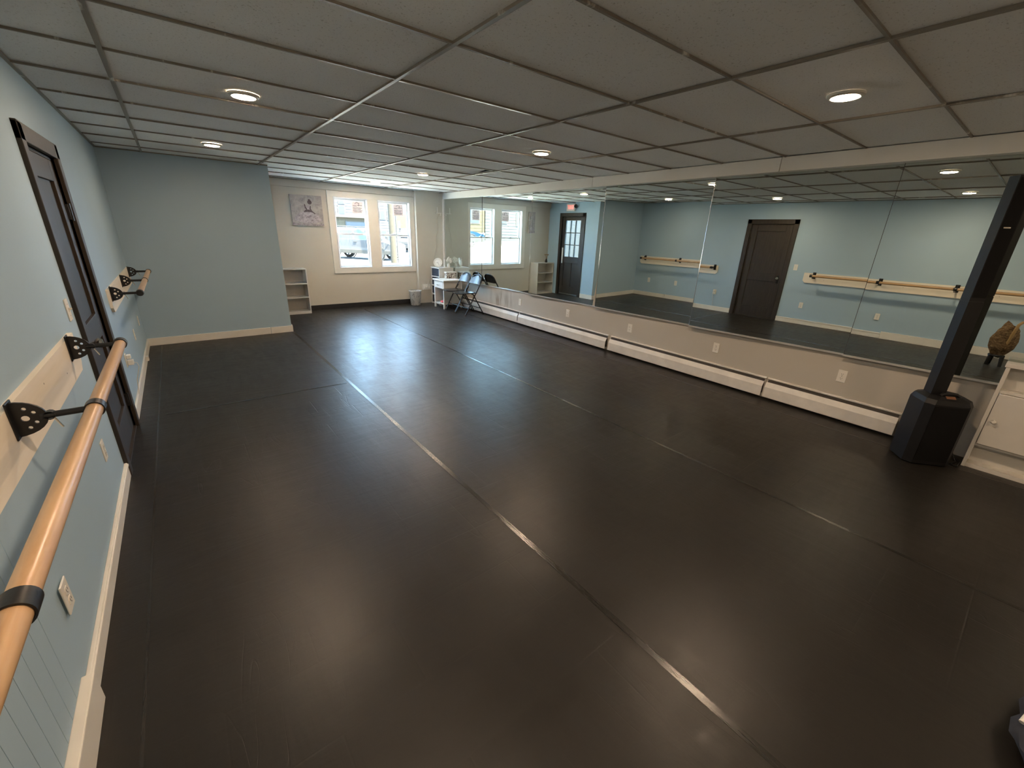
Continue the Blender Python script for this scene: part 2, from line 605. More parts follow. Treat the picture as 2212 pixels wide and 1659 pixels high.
tape('seam_tape', (4.47, YN, 0), (4.47, 8.4, 0), .012)

# ------------------------------------------------------------------ walls
def wall_x(name, mt, x0, x1, y0, y1, hole, label):
    """wall slab between x0 and x1 running along y, with an optional hole (ya, yb, za, zb)"""
    m = MB()
    if hole:
        ya, yb, za, zb = hole
        m.box((x0, y0, 0), (x1, ya, HW)).box((x0, yb, 0), (x1, y1, HW))
        m.box((x0, ya, zb), (x1, yb, HW))
        if za > 0:
            m.box((x0, ya, 0), (x1, yb, za))
    else:
        m.box((x0, y0, 0), (x1, y1, HW))
    return struct(name, m, mt, label, 'wall')
DL = (3.44, 4.26, 0, 1.945)
wall_x('wall_left', 'blue', XL - T, XL, YN, YB + T, DL, 'long light blue wall with the barres and brown door')
struct('wall_front', MB().box((XL, YB, 0), (XB, YB + T, HW)), 'blue', 'blue wall of the jutting entry box facing the camera', 'wall')
DE = (7.68, 8.40, 0, 2.02)
wall_x('wall_side', 'blue', XB - T, XB, YB + T, YF, DE, 'light blue side wall with the glazed exit door')
WIN = [(2.545, 3.21, .80, 2.12), (3.405, 4.11, .80, 2.12)]
m = MB()
m.box((XB - T, YF, 0), (WIN[0][0], YF + T, HW)).box((WIN[0][1], YF, 0), (WIN[1][0], YF + T, HW)).box((WIN[1][1], YF, 0), (5.1, YF + T, HW))
for a, b, c, d in WIN:
    m.box((a, YF, 0), (b, YF + T, c)).box((a, YF, d), (b, YF + T, HW))
struct('wall_far', m, 'greige', 'beige far wall with the two windows', 'wall')
m = MB()
m.hexa([(XW(YN), YN, 0), (5.3, YN, 0), (5.3, YF, 0), (XW(YF), YF, 0)], [(XW(YN), YN, HW), (5.3, YN, HW), (5.3, YF, HW), (XW(YF), YF, HW)])
struct('wall_right', m, 'greige_stained', 'long beige wall carrying the mirrors and heaters', 'wall')
struct('wall_near', MB().box((XL - T, YN - T, 0), (5.3, YN, HW)), 'greige', 'beige wall behind the camera', 'wall')
struct('wall_corner', MB().box((XBUMP, YBUMP, 0), (XW(YBUMP), YF, HW)), 'greige', 'shallow boxed-out corner right of the windows', 'wall')
struct('trim_1', MB().box((XB, YF - .035, 2.228), (XBUMP, YF, HW)), 'greige', 'beige band along the top of the far wall', 'trim')

# ceiling: individually seated tiles between tee bars with wear and glints in their colour
gx = [2.332 + 1.22 * k for k in range(-3, 4)]
gy = [.666 + .61 * k for k in range(-6, 15)]
xs = sorted([v for v in gx if XL < v < 5.0] + [XL, 5.05])
ys = sorted([v for v in gy if YN < v < YF] + [YN, YF])
m = MB()
rnd = random.Random(3)
for i in range(len(xs) - 1):
    for j in range(len(ys) - 1):
        z = HC + .004 + rnd.random() * .004
        a, b, c, d = xs[i], xs[i + 1], ys[j], ys[j + 1]
        dz = [rnd.random() * .002 for _ in range(4)]
        if abs(xs[i] - 2.332) < .01 and abs(ys[j] - 4.936) < .01:
            dz = [.0, .065, .0, .0]
        P = [(a, c, z + dz[0]), (b, c, z + dz[1]), (b, d, z + dz[2]), (a, d, z + dz[3])]
        m.hexa(P, [(x, y, w + .012) for x, y, w in P])
ce = struct('ceiling', m, 'tile', 'grey speckled drop ceiling tiles', 'ceiling')
m = MB()
for v in xs[1:-1]:
    for c, d in zip(ys, ys[1:]):
        m.box((v - .0105, c, HC - .006), (v + .0105, d, HC + .006))
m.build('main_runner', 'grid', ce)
m = MB()
for w in ys[1:-1]:
    for a, b in zip(xs, xs[1:]):
        m.box((a + .0105, w - .0062, HC - .004), (b - .0105, w + .0062, HC + .006))
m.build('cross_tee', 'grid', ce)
m = MB()
m.box((XL, YN, HC - .004), (XL + .018, YB, HC + .006)).box((XL, YB - .018, HC - .004), (XB, YB, HC + .006))
m.box((XB, YF - .055, HC - .004), (XBUMP, YF - .036, HC + .006))
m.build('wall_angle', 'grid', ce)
m = MB().box((gx[2] + .014, gy[9] - .0075, HC - .0065), (gx[2] + .95, gy[9] + .0075, HC - .004))  # pale strip painting the glancing light on this tee
m.build('glint_cross_tee', 'grid_glint', ce)
struct('trim_2', MB().box((XL - T, YN - T, HC + .09), (5.3, YF + T, HC + .25)), 'dark_plenum', 'dark roof deck above the drop ceiling', 'roof')

# bulkhead above the mirrors
def XBK(y): return 4.62 + .026 * y
m = MB()
cuts = [YN, 1.915, 4.33, 6.73, YBUMP]
for a, b in zip(cuts, cuts[1:]):
    a2, b2 = a + .003, b - .003
    z0 = 2.227
    m.hexa([(XBK(a2), a2, z0), (XW(a2) + .02, a2, z0), (XW(b2) + .02, b2, z0), (XBK(b2), b2, z0)],
           [(XBK(a2), a2, HC), (XW(a2) + .02, a2, HC), (XW(b2) + .02, b2, HC), (XBK(b2), b2, HC)])
struct('trim_3', m, 'bulkhead', 'off white boxed bulkhead running above the mirrors', 'trim')
struct('trim_4', MB().box((4.835, 8.735, .60), (4.868, 8.789, 2.226), .003), 'trim', 'white vertical strip at the far end of the mirrors', 'trim')

# baseboards
def bb(name, pts, mt, label):
    m = MB()
    for a, b in pts:
        m.box(a, b, .004)
    return struct(name, m, mt, label, 'baseboard')
bb('baseboard_left', [((XL, 4.35, 0), (XL + .016, YB - .016, .10)), ((XL, 1.63, 0), (XL + .016, 3.36, .10)),
                      ((XL, 1.63, .078), (XL + .021, 3.36, .094)), ((XL, YN, 0), (XL + .034, 1.63, .13))], 'trim', 'off white baseboard along the blue left wall')
bb('baseboard_front', [((XL, YB - .016, 0), (.93, YB, .10)), ((.934, YB - .017, 0), (XB + .016, YB, .10))], 'trim', 'off white baseboard under the blue entry box')
bb('baseboard_side', [((XB, YB - .0, 0), (XB + .016, 7.585, .11))], 'trim', 'off white baseboard beside the exit door')
bb('baseboard_far', [((1.90, YF - .008, 0), (XBUMP, YF, .095))], 'black_base', 'black cove base along the far wall')
# grooved panelling low on the left wall nearest the camera
m = MB()
y = 1.62
while y > YN + .1:
    m.box((XL - .002, y - .0768, .13), (XL + .0018, y - .0012, .83))
    y -= .078
struct('wainscot', m, 'blue', 'blue grooved panelling under the nearest barre', 'panelling')

# ------------------------------------------------------------------ windows
struct('trim_5', MB().box((2.437, YF - .022, 2.12), (4.20, YF, 2.222), .003).box((2.437, YF - .022, .70), (4.20, YF, .80), .003)
       .box((2.437, YF - .020, .80), (2.545, YF, 2.12), .002).box((3.21, YF - .020, .80), (3.405, YF, 2.12), .002)
       .box((4.11, YF - .020, .80), (4.20, YF, 2.12), .002), 'casing', 'cream casing boards around both windows', 'trim')
for k, (a, b, c, d) in enumerate(WIN):
    w = thing('window_%d' % (k + 1), ((a + b) / 2, YF + .04, c), ['left double-hung window in the far wall, white sashes', 'right double-hung window in the far wall, white sashes'][k], 'window', kind='structure')
    t = .018
    m = MB()
    y0, y1 = YF - .026, YF + .115
    m.box((a, y0, c), (a + t, y1, d)).box((b - t, y0, c), (b, y1, d)).box((a + t, y0, d - t), (b - t, y1, d)).box((a + t, y0, c), (b - t, y1, c + t))
    m.build('window_frame', 'sash', w)
    zm = 1.452
    def sash(name, z0, z1, yy):
        m = MB()
        s_ = .032
        ia, ib = a + t, b - t
        m.box((ia, yy, z0), (ia + s_, yy + .03, z1), .003).box((ib - s_, yy, z0), (ib, yy + .03, z1), .003)
        m.box((ia + s_, yy, z0), (ib - s_, yy + .03, z0 + s_), .003).box((ia + s_, yy, z1 - s_), (ib - s_, yy + .03, z1), .003)
        o = m.build(name, 'sash', w)
        MB().box((ia + s_, yy + .012, z0 + s_), (ib - s_, yy + .016, z1 - s_)).build('glass_pane', 'glass', o)
        return o
    sash('upper_sash', zm - .016, d - t, YF + .065)
    lo = sash('lower_sash', c + t, zm + .016, YF + .028)
    mx_ = (a + b) / 2
    MB().box((mx_ - .03, YF + .02, zm + .016), (mx_ + .03, YF + .06, zm + .026), .004).lathe([(.012, 0), (.012, .018), (0, .02)], (mx_, YF + .04, zm + .026), n=12).build('sash_lock', 'chrome', w)
# printed notices taped to the glass, seen from behind
for k, (x0, x1, z0, z1) in enumerate(((2.92, 3.135, 1.845, 2.065), (3.78, 3.985, 1.845, 2.065))):
    t_ = thing('window_notice', ((x0 + x1) / 2, YF + .078, z0), ['printed paper notice in the top corner of the left window', 'printed paper notice in the top corner of the right window'][k], 'sign', 'paper notices on the windows')
    MB().box((x0, YF + .070, z0), (x1, YF + .0706, z1)).build('sheet', 'paper', t_)
    m = MB()
    w_ = x1 - x0
    yk = YF + .0695
    rr = random.Random(5)
    # bent arrow-like stroke at the top
    for (ax, az), (bx, bz) in (((.28, .80), (.42, .92)), ((.42, .92), (.68, .84)), ((.68, .84), (.62, .74)), ((.62, .74), (.60, .62))):
        p, q = Vector((x0 + ax * w_, yk, z0 + az * .22)), Vector((x0 + bx * w_, yk, z0 + bz * .22))
        m.tube([p, q], .004, 6)
    m.build('arrow_mark', 'ink', t_)
    m = MB()
    m.bm.free()
    for za, xa, xb_ in ((.66, .50, .93), (.60, .08, .45), (.43, .08, .90), (.33, .10, .80), (.21, .08, .93), (.11, .12, .88)):
        P = [(x0 + (xa + (xb_ - xa) * q / 8) * w_, z0 + za * .22 + .0025 * rr.random()) for q in range(9)]
        MB().prism(P + [(px, pz + .007 + .004 * rr.random()) for px, pz in P[::-1]], 1, yk, yk + .001).build('text_line', 'ink', t_)

# ------------------------------------------------------------------ doors
def door_left():
    d = thing('door_1', (XL, 3.85, 0), 'dark brown two-panel door in the blue left wall', 'door', kind='structure')
    m = MB()
    x0, x1 = XL - .03, XL + .022
    m.box((x0, 3.355, 0), (x1, 3.44, 2.03), .004).box((x0, 4.26, 0), (x1, 4.345, 2.03), .004).box((x0, 3.355, 1.945), (x1, 4.345, 2.035), .004)
    m.box((XL - .10, 3.44, 0), (XL - .012, 3.456, 1.945)).box((XL - .10, 4.244, 0), (XL - .012, 4.26, 1.945)).box((XL - .10, 3.44, 1.93), (XL - .012, 4.26, 1.945))
    m.box((XL - .10, 3.44, -.002), (XL + .004, 4.26, .012)).box((XL - .10, 3.44, .012), (XL - .0555, 3.48, 1.945)).box((XL - .10, 4.22, .012), (XL - .0555, 4.26, 1.945)).box((XL - .10, 3.48, 1.90), (XL - .0555, 4.22, 1.945))
    m.build('door_frame', 'door', d)
    a, b = 3.458, 4.242
    xf, xb_ = XL - .012, XL - .055
    m = MB()
    st = .115
    m.box((xb_, a, .012), (xf, a + st, 1.928), .003).box((xb_, b - st, .012), (xf, b, 1.928), .003)
    m.box((xb_, a + st, 1.80), (xf, b - st, 1.928), .003).box((xb_, a + st, .79), (xf, b - st, .95), .003).box((xb_, a + st, .012), (xf, b - st, .235), .003)
    leaf = m.build('door_leaf', 'door', d)
    MB().box((xb_ + .005, a + st - .01, .93), (xf - .018, b - st + .01, 1.82)).build('raised_panel', 'door', leaf)
    MB().box((xb_ + .005, a + st - .01, .22), (xf - .018, b - st + .01, .81)).build('raised_panel', 'door', leaf)
    m = MB().box((xf, 3.49, .765), (xf + .006, 3.535, .925), .002)
    m.build('lock_plate', 'black_metal', leaf)
    MB().lathe([(.012, 0), (.012, .03), (.02, .034), (.03, .045), (.031, .056), (.022, .068), (0, .072)], (xf + .004, 3.512, .865), (1, 0, 0), 20).build('door_knob', 'chrome', leaf, True)
    for z in (1.62, .24):
        MB().box((XL - .014, 4.236, z - .05), (XL + .004, 4.262, z + .05), .002).tube([(XL + .006, 4.252, z - .055), (XL + .006, 4.252, z + .055)], .008, 10).build('hinge', 'black_metal', d)
    return d
door_left()

def door_exit():
    d = thing('door_2', (XB, 8.04, 0), 'dark brown exit door with a nine-pane window', 'door', kind='structure')
    m = MB()
    x0, x1 = XB - .06, XB + .022
    m.box((x0, 7.595, 0), (x1, 7.68, 2.10), .004).box((x0, 8.40, 0), (x1, 8.485, 2.10), .004).box((x0, 7.595, 2.02), (x1, 8.485, 2.105), .004)
    m.box((XB - .10, 7.68, -.002), (XB + .004, 8.40, .012)).box((XB - .10, 7.68, .012), (XB - .0525, 7.715, 2.02)).box((XB - .10, 8.365, .012), (XB - .0525, 8.40, 2.02)).box((XB - .10, 7.715, 1.98), (XB - .0525, 8.365, 2.02))
    m.build('door_frame', 'door', d)
    a, b = 7.69, 8.39
    wy0, wy1, wz0, wz1 = 7.765, 8.275, 1.02, 1.92
    xf, xk = XB - .010, XB - .052
    m = MB()
    m.box((xk, a, .012), (xf, wy0, 2.01), .003).box((xk, wy1, .012), (xf, b, 2.01), .003).box((xk, wy0, wz1), (xf, wy1, 2.01), .003)
    m.box((xk, wy0, .86), (xf, wy1, wz0), .003).box((xk, wy0, .012), (xf, wy1, .24), .003).box((xk, 7.985, .24), (xf, 8.055, .86), .003)
    leaf = m.build('door_leaf', 'door', d)
    for p, q in ((wy0, 7.985), (8.055, wy1)):
        MB().box((xk + .006, p - .008, .23), (xf - .014, q + .008, .87)).build('raised_panel', 'door', leaf)
    m = MB()
    for k in (1, 2):
        yy = wy0 + (wy1 - wy0) * k / 3
        m.box((xk + .004, yy - .010, wz0), (xf, yy + .010, wz1))
        zz = wz0 + (wz1 - wz0) * k / 3
        m.box((xk + .005, wy0, zz - .010), (xf - .001, wy1, zz + .010))
    m.build('muntin_bars', 'door', leaf)
    MB().box((xk + .018, wy0, wz0), (xk + .022, wy1, wz1)).build('glass_pane', 'glass', leaf)
    MB().box((xf, 8.315, .84), (xf + .014, 8.355, 1.24), .004).build('push_plate', 'plate', leaf)
    MB().box((xf, a + .02, .02), (xf + .004, b - .02, .05)).build('kick_strip', 'chrome', leaf)
    return d
door_exit()

# exit sign with twin lamp heads
t = thing('exit_sign', (XB, 8.10, 2.15), 'lit red EXIT sign above the glazed exit door', 'sign')
MB().box((XB, 7.965, 2.145), (XB + .045, 8.25, 2.32), .008).build('housing', 'plate', t)
cu = bpy.data.curves.new('exit_letters', 'FONT')
cu.body = 'EXIT'
cu.align_x = 'CENTER'
cu.align_y = 'CENTER'
cu.size = .135
cu.extrude = .002
cu.space_character = 1.05
cu.materials.append(MT['exit_red'])
tmp = bpy.data.objects.new('letters_curve', cu)
me = bpy.data.meshes.new_from_object(tmp)
bpy.data.objects.remove(tmp)
me.materials.clear()
me.materials.append(MT['exit_red'])
o = bpy.data.objects.new('letters', me)
COL.objects.link(o)
o.parent = t
o.location = (.0475, .0075, .083)
o.rotation_euler = (PI / 2, 0, PI / 2)
o.scale = (.74, 1, 1)
MB().tube([(XB + .02, 7.965, 2.25), (XB + .03, 7.93, 2.255)], .012).lathe([(.02, 0), (.045, .03), (.045, .055), (0, .056)], (XB + .03, 7.93, 2.25), (.75, -.5, .2), 16).build('lamp_head', 'black_metal', t, True)

# ------------------------------------------------------------------ mirrors
# panels hang a touch out of true with one another: (centre x, slope in y, slope in z, centre y)
PANELS = [(-2.1, -.55, 4.735, 0, .0, -1.3), (-.55, 1.012, 4.738, -.006, .0, .25), (1.012, 2.571, 4.758, -.012, -.001, 1.8),
          (2.571, 4.105, 4.785, -.008, -.009, 3.35), (4.105, 5.674, 4.812, -.015, -.003, 4.9), (5.674, 7.223, 4.845, .008, -.002, 6.5), (7.223, 8.73, 4.852, .006, -.001, 8.0)]
MLAB = ['mirror panel behind the white cabinet, at the right edge', 'mirror panel behind the tall black column speaker', 'mirror panel reflecting the brown two-panel door',
        'mirror panel reflecting the shorter far barre', 'mirror panel reflecting the glazed exit door', 'mirror panel reflecting most of the windows and the painting', 'mirror panel behind the white desk, at the window end']
for (a, b, c, sa, sb, yc), lab in zip(PANELS, MLAB):
    def mx(y, z): return c + sa * (y - yc) + sb * (z - 1.4)
    a2, b2 = a + .0022, b - .0022
    r = thing('wall_mirror', (c, (a + b) / 2, rail_z((a + b) / 2)), lab, 'mirror', 'wall mirrors')
    t6 = .006
    P = [(a2, rail_z(a2)), (b2, rail_z(b2)), (b2, 2.226), (a2, 2.226)]
    MB().hexa([(mx(y, z), y, z) for y, z in P], [(mx(y, z) + t6, y, z) for y, z in P]).build('glass_sheet', 'mirror', r)
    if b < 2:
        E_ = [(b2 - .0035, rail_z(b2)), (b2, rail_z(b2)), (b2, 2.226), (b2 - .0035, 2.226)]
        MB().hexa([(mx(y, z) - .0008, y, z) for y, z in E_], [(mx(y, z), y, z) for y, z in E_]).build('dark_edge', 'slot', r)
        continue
    m = MB()
    w0 = b2 - .006
    prof = [(w0, -.0016), (w0 + .0018, -.0015), (w0 + .0036, -.0010), (w0 + .0050, -.0004), (b2, .0003)]
    for z0, z1 in ((rail_z(b2), 2.226),):
        for (p, dp), (q, dq) in zip(prof, prof[1:]):
            m.poly([(mx(p, z0) + dp, p, z0), (mx(q, z0) + dq, q, z0), (mx(q, z1) + dq, q, z1), (mx(p, z1) + dp, p, z1)])
    m.build('polished_edge', 'chrome', r)
# J-channel under the glass
m = MB()
for a, b, c, sa, sb, yc in PANELS:
    A = []
    for y in (a, b):
        z = rail_z(y)
        A.append((c + sa * (y - yc) + sb * (z - 1.4) - .011, y, z))
    (xa, _, za), (xb_, _, zb) = A
    m.hexa([(xa, a, za - .016), (XW(a), a, za - .016), (XW(b), b, zb - .016), (xb_, b, zb - .016)],
           [(xa, a, za - .001), (XW(a), a, za - .001), (XW(b), b, zb - .001), (xb_, b, zb - .001)])
o = m.build('mirror_rail', 'aluminium')
tag(o, 'thin metal channel along the bottom edge of the mirrors', 'rail')

# ------------------------------------------------------------------ heaters
def heater(a, b, lab):
    r = thing('heater_section', (XW((a + b) / 2) - .03, (a + b) / 2, 0), lab, 'heater', 'hydronic heaters along the mirror wall')
    def pr(name, prof, mt, a=a, b=b):
        m = MB()
        A = [(XW(a) - d, a, z) for d, z in prof]
        B = [(XW(b) - d, b, z) for d, z in prof]
        m.hexa(A, B)
        return m.build(name, mt, r)
    pr('back_plate', [(0, .015), (.006, .015), (.006, .205), (.020, .214), (.020, .222), (0, .228)], 'heater')
    pr('fin_element', [(.008, .05), (.036, .05), (.036, .14), (.008, .17)], 'dark_gap', a + .01, b - .01)
    pr('front_cover', [(.062, .022), (.067, .027), (.066, .135), (.038, .186), (.035, .185), (.061, .133)], 'heater', a + .004, b - .004)
    pr('damper_blade', [(.034, .165), (.037, .169), (.012, .206), (.009, .203)], 'dark_gap', a + .01, b - .01)
heater(.485, 1.588, 'white heater cover nearest the black speaker')
heater(1.604, 3.752, 'white heater cover below the second and third outlets from the speaker')
heater(3.80, 5.915, 'white heater cover below the fourth outlet from the speaker')
heater(5.93, 8.25, 'white heater cover behind the folding chairs')

# ------------------------------------------------------------------ outlets and switches
def outlet_proto(lab, loc, kind='outlet'):
    r = thing('wall_' + kind, loc, lab, 'outlet' if kind == 'outlet' else 'switch', 'white wall outlets' if kind == 'outlet' else None)
    x, y, z = loc
    MB().box((x, y - .036, z), (x + .006, y + .036, z + .116), .003).build('cover_plate', 'plate', r)
    if kind == 'outlet':
        for dz in (.038, .078):
            o = MB().prism([(y - .017, z + dz - .008), (y - .010, z + dz - .0145), (y + .010, z + dz - .0145), (y + .017, z + dz - .008), (y + .017, z + dz + .008), (y + .010, z + dz + .0145), (y - .010, z + dz + .0145), (y - .017, z + dz + .008)], 0, x + .005, x + .0085).build('receptacle', 'plate', r)
            MB().box((x + .008, y - .008, z + dz - .002), (x + .0089, y - .0055, z + dz + .008)).box((x + .008, y + .0055, z + dz - .002), (x + .0089, y + .008, z + dz + .007)).lathe([(.003, 0), (0, .0009)], (x + .0085, y, z + dz - .008), (1, 0, 0), 8).build('slots', 'slot', o)
        MB().lathe([(.003, 0), (.003, .001), (0, .0015)], (x + .006, y, z + .058), (1, 0, 0), 8).build('screw', 'chrome', r)
    else:
        MB().box((x + .005, y - .006, z + .046), (x + .008, y + .006, z + .07)).obox((x + .012, y, z + .062), ((1, 0, .6), (0, 1, 0), (-.6, 0, 1)), (.016, .008, .01), .002).build('toggle', 'plate', r)
        for dz in (.028, .088):
            MB().lathe([(.003, 0), (.003, .001), (0, .0015)], (x + .006, y, z + dz), (1, 0, 0), 8).build('screw', 'chrome', r)
    return r
op = outlet_proto('ivory outlet low on blue wall, just right of the brown door', (XL, 2.955, .325))
copy_tree(op, None, 'ivory outlet low on blue wall, nearest the camera', (XL + .007, 1.755, .32))
copy_tree(op, None, 'ivory outlet low on blue wall, under the middle of the far barre', (XL, 5.92, .36))
copy_tree(op, None, 'ivory outlet low on blue wall, nearest the entry box', (XL, 6.72, .365))
al = math.atan2(.012, 1)
RL = ['first outlet under the mirrors counting from the black speaker', 'second outlet under the mirrors counting from the black speaker', 'third outlet under the mirrors counting from the black speaker',
      'fourth outlet under the mirrors counting from the black speaker', 'fifth outlet under the mirrors, closest to the folding chairs']
for (yy, zz), lab in zip(((.979, .365), (2.21, .352), (3.45, .340), (4.685, .340), (5.935, .338)), RL):
    copy_tree(op, None, lab, (XW(yy), yy, zz), PI - al * 1)
outlet_proto('ivory toggle switch beside the brown door at handle height', (XL, 3.225, 1.06), 'switch')
# outlet with a plug-in adapter between the door and the far barre
r = copy_tree(op, None, 'outlet with plugs in it, left of the brown door under the barre end', (XL, 4.775, .37))
t = thing('plug_adapter', (XL + .009, 4.78, .375), 'clear plug adapter in the outlet beside the brown door', 'plug')
x0 = XL + .009
MB().box((x0, 4.752, .385), (x0 + .04, 4.80, .43), .005).box((x0, 4.756, .44), (x0 + .03, 4.804, .475), .005).build('adapter_body', 'plate', t)
MB().tube([(x0 + .035, 4.778, .40), (x0 + .06, 4.775, .395), (x0 + .065, 4.77, .36), (x0 + .03, 4.768, .25), (x0 + .012, 4.765, .11)], .003, 6).build('plug_cord', 'cord', t)
o = MB().box((XL + .016, 6.17, .05), (XL + .045, 6.23, .10), .004).lathe([(.006, 0), (0, .002)], (XL + .045, 6.2, .075), (1, 0, 0), 8).build('door_stop', 'plate')
tag(o, 'small white block fixed to the left baseboard', 'door stop')

# ------------------------------------------------------------------ barres
def barre(y0, y1, by0, by1, brk, lab):
    """y0-y1 rail, by0-by1 backing board, bracket positions"""
    zb, zt = .838, 1.030
    xr, zr, rr = -.314, .988, .0225
    r = thing('ballet_barre', (XL, (by0 + by1) / 2, zb), lab, 'barre', 'wooden wall barres')
    c = .04
    m = MB().prism([(by0 + c * (by0 > 3), zb), (by1 - c, zb), (by1, zb + c), (by1, zt - .004), (by1 - .004, zt), (by0 + .002, zt), (by0, zt - .01), (by0, zb + c * (by0 > 3))], 0, XL, XL + .02)
    bd = m.build('backing_board', 'pine', r)
    rs = random.Random(int(by1 * 10))
    yy = by0 + .12
    while yy < by1:
        MB().lathe([(.004, 0), (0, .0006)], (XL + .02, yy, zb + .05 + rs.random() * .09), (1, 0, 0), 8).build('screw_hole', 'slot', bd)
        yy += .38
    MB().tube([(xr, y0, zr), (xr, y0 + .004, zr)] + [(xr, y0 + (y1 - y0) * k / 8, zr) for k in range(1, 8)] + [(xr, y1 - .004, zr), (xr, y1, zr)], [rr - .004, rr] + [rr] * 7 + [rr, rr - .004], 24).build('rail', 'rail', r, True)
    for ye, sg in ((y0, -1), (y1, 1)):
        MB().lathe([(0, -.006), (rr + .001, -.006), (rr + .002, 0), (rr + .002, .012), (rr, .012)], (xr, ye, zr), (0, -sg, 0), 24).build('end_cap', 'black_metal', r, True)
    for k, yb in enumerate(brk):
        m = MB()
        # flat mounting foot and two fan-shaped webs with holes
        xw_ = XL + .02
        m.box((xw_, yb - .028, zr - .062), (xw_ + .005, yb + .028, zr + .062), .002)
        b = m.build('bracket', 'black_metal', r)
        # fan plate: half-disc standing off the wall in the x-z plane, with round cut-outs
        outer = [(xw_, -.058), (xw_, .058)] + [(xw_ + .078 * math.cos(t_) , .058 * math.sin(t_)) for t_ in [PI / 2 - PI * q / 14 for q in range(1, 14)]]
        m = MB()
        holes = [(xw_ + .028, 0, .010)] + [(xw_ + .048 * math.cos(t_) + .006, .038 * math.sin(t_), .0055) for t_ in (-1.0, -.45, .45, 1.0)]
        bm2 = m.bm
        for yy in (yb - .004, yb + .004):
            es = []
            def ring(pts):
                vs = [bm2.verts.new((p[0], yy, zr + p[1])) for p in pts]
                return [bm2.edges.new((vs[i], vs[(i + 1) % len(vs)])) for i in range(len(vs))]
            es += ring(outer)
            for hx, hz, hr in holes:
                es += ring([(hx + hr * math.cos(2 * PI * q / 12), hz + hr * math.sin(2 * PI * q / 12)) for q in range(12)])
            bmesh.ops.triangle_fill(bm2, edges=es, use_beauty=True, use_dissolve=False)
        # side walls
        def wallring(pts):
            n_ = len(pts)
            va = [bm2.verts.new((p[0], yb - .004, zr + p[1])) for p in pts]
            vb = [bm2.verts.new((p[0], yb + .004, zr + p[1])) for p in pts]
            for i in range(n_):
                j = (i + 1) % n_
                bm2.faces.new((va[i], va[j], vb[j], vb[i]))
        wallring(outer)
        for hx, hz, hr in holes:
            wallring([(hx + hr * math.cos(2 * PI * q / 12), hz + hr * math.sin(2 * PI * q / 12)) for q in range(12)])
        m.build('fan_plate', 'black_metal', b)
        m = MB().tube([(xw_ + .06, yb, zr), (xr + .01, yb, zr)], .0105, 12).lathe([(.014, -.012), (.014, .012)], (xw_ + .082, yb, zr), (0, 1, 0), 12)
        m.build('arm', 'black_metal', b, True)
        MB().lathe([(rr + .001, -.022), (rr + .0045, -.022), (rr + .0045, .022), (rr + .001, .022)], (xr, yb, zr), (0, 1, 0), 28).build('collar', 'black_metal', b, True)
        MB().tube([(xw_ + .085, yb + .006, zr - .008), (xw_ + .10, yb + .006, zr - .05)], .003, 8).build('thumb_screw', 'chrome', b)
barre(-1.9, 2.872, -2.0, 3.04, (2.86, 1.87, .885, -.10, -1.1), 'long wooden barre on the left wall, nearest the camera')
barre(4.845, 6.93, 4.80, 7.06, (4.87, 5.88, 6.90), 'short wooden barre between the brown door and the entry box')

# ------------------------------------------------------------------ ceiling lights
LL = [((.52, 3.487), 'round ceiling light above the long barre, left row middle'), ((.505, 5.824), 'round ceiling light nearest the blue entry box'), ((3.0, .982), 'largest round ceiling light, nearest the mirrors at right'),
      ((3.054, 3.502), 'round ceiling light in the middle of the right row'), ((3.056, 6.101), 'round ceiling light second from the windows'), ((3.043, 7.948), 'round ceiling light nearest the windows'),
      ((.52, -1.39), 'unseen round ceiling light added behind the camera, barre side'), ((3.0, -1.46), 'unseen round ceiling light added behind the camera, mirror side'),  # both unseen, added to lift the light at the near end
      ((.52, 1.05), 'round ceiling light nearest the camera, seen only in the mirror')]
def light_proto(x, y, lab):
    r = thing('ceiling_light', (x, y, HC), lab, 'light', 'round recessed ceiling lights')
    MB().lathe([(.066, -.012), (.070, -.013), (.086, -.006), (.088, .004), (.066, .004)], (x, y, HC), (0, 0, 1), 40).build('trim_ring', 'plate', r, True)
    MB().lathe([(0, -.017), (.03, -.0165), (.055, -.015), (.064, -.013), (.0675, -.010)], (x, y, HC), (0, 0, 1), 24).build('diffuser', 'lamp', r, True)
    return r
lp = light_proto(*LL[0][0], LL[0][1])
for (x, y), lab in LL[1:]:
    c = copy_tree(lp, None, lab, (x, y, HC))
    if abs(y - 5.824) < .01:      # the bulb by the entry box burns dimmer
        for k in c.children:
            if k.name.startswith('diffuser'):
                k.data = k.data.copy()
                k.data.materials[0] = MT['lamp_dim']

# ------------------------------------------------------------------ far end furniture
# bookshelf against the far wall
r = thing('bookshelf', (1.55, 8.74, 0), 'low white three-tier bookshelf beside the exit door', 'bookshelf')
x0, x1, y0, y1, zt = 1.25, 1.855, 8.60, 8.895, .83
MB().box((x0, y0, 0), (x0 + .018, y1, zt), .001).build('side_panel', 'white', r)
MB().box((x1 - .018, y0, 0), (x1, y1, zt), .001).build('side_panel', 'white', r)
MB().box((x0 + .018, y1 - .006, .02), (x1 - .018, y1, zt)).build('back_panel', 'white', r)
for z in (.812, .548, .298):
    MB().box((x0 + .018, y0, z), (x1 - .018, y1 - .006, z + .018), .001).build('shelf', 'white', r)
MB().box((x0 + .018, y0, 0), (x1 - .018, y1 - .006, .05), .001).build('plinth', 'white', r)
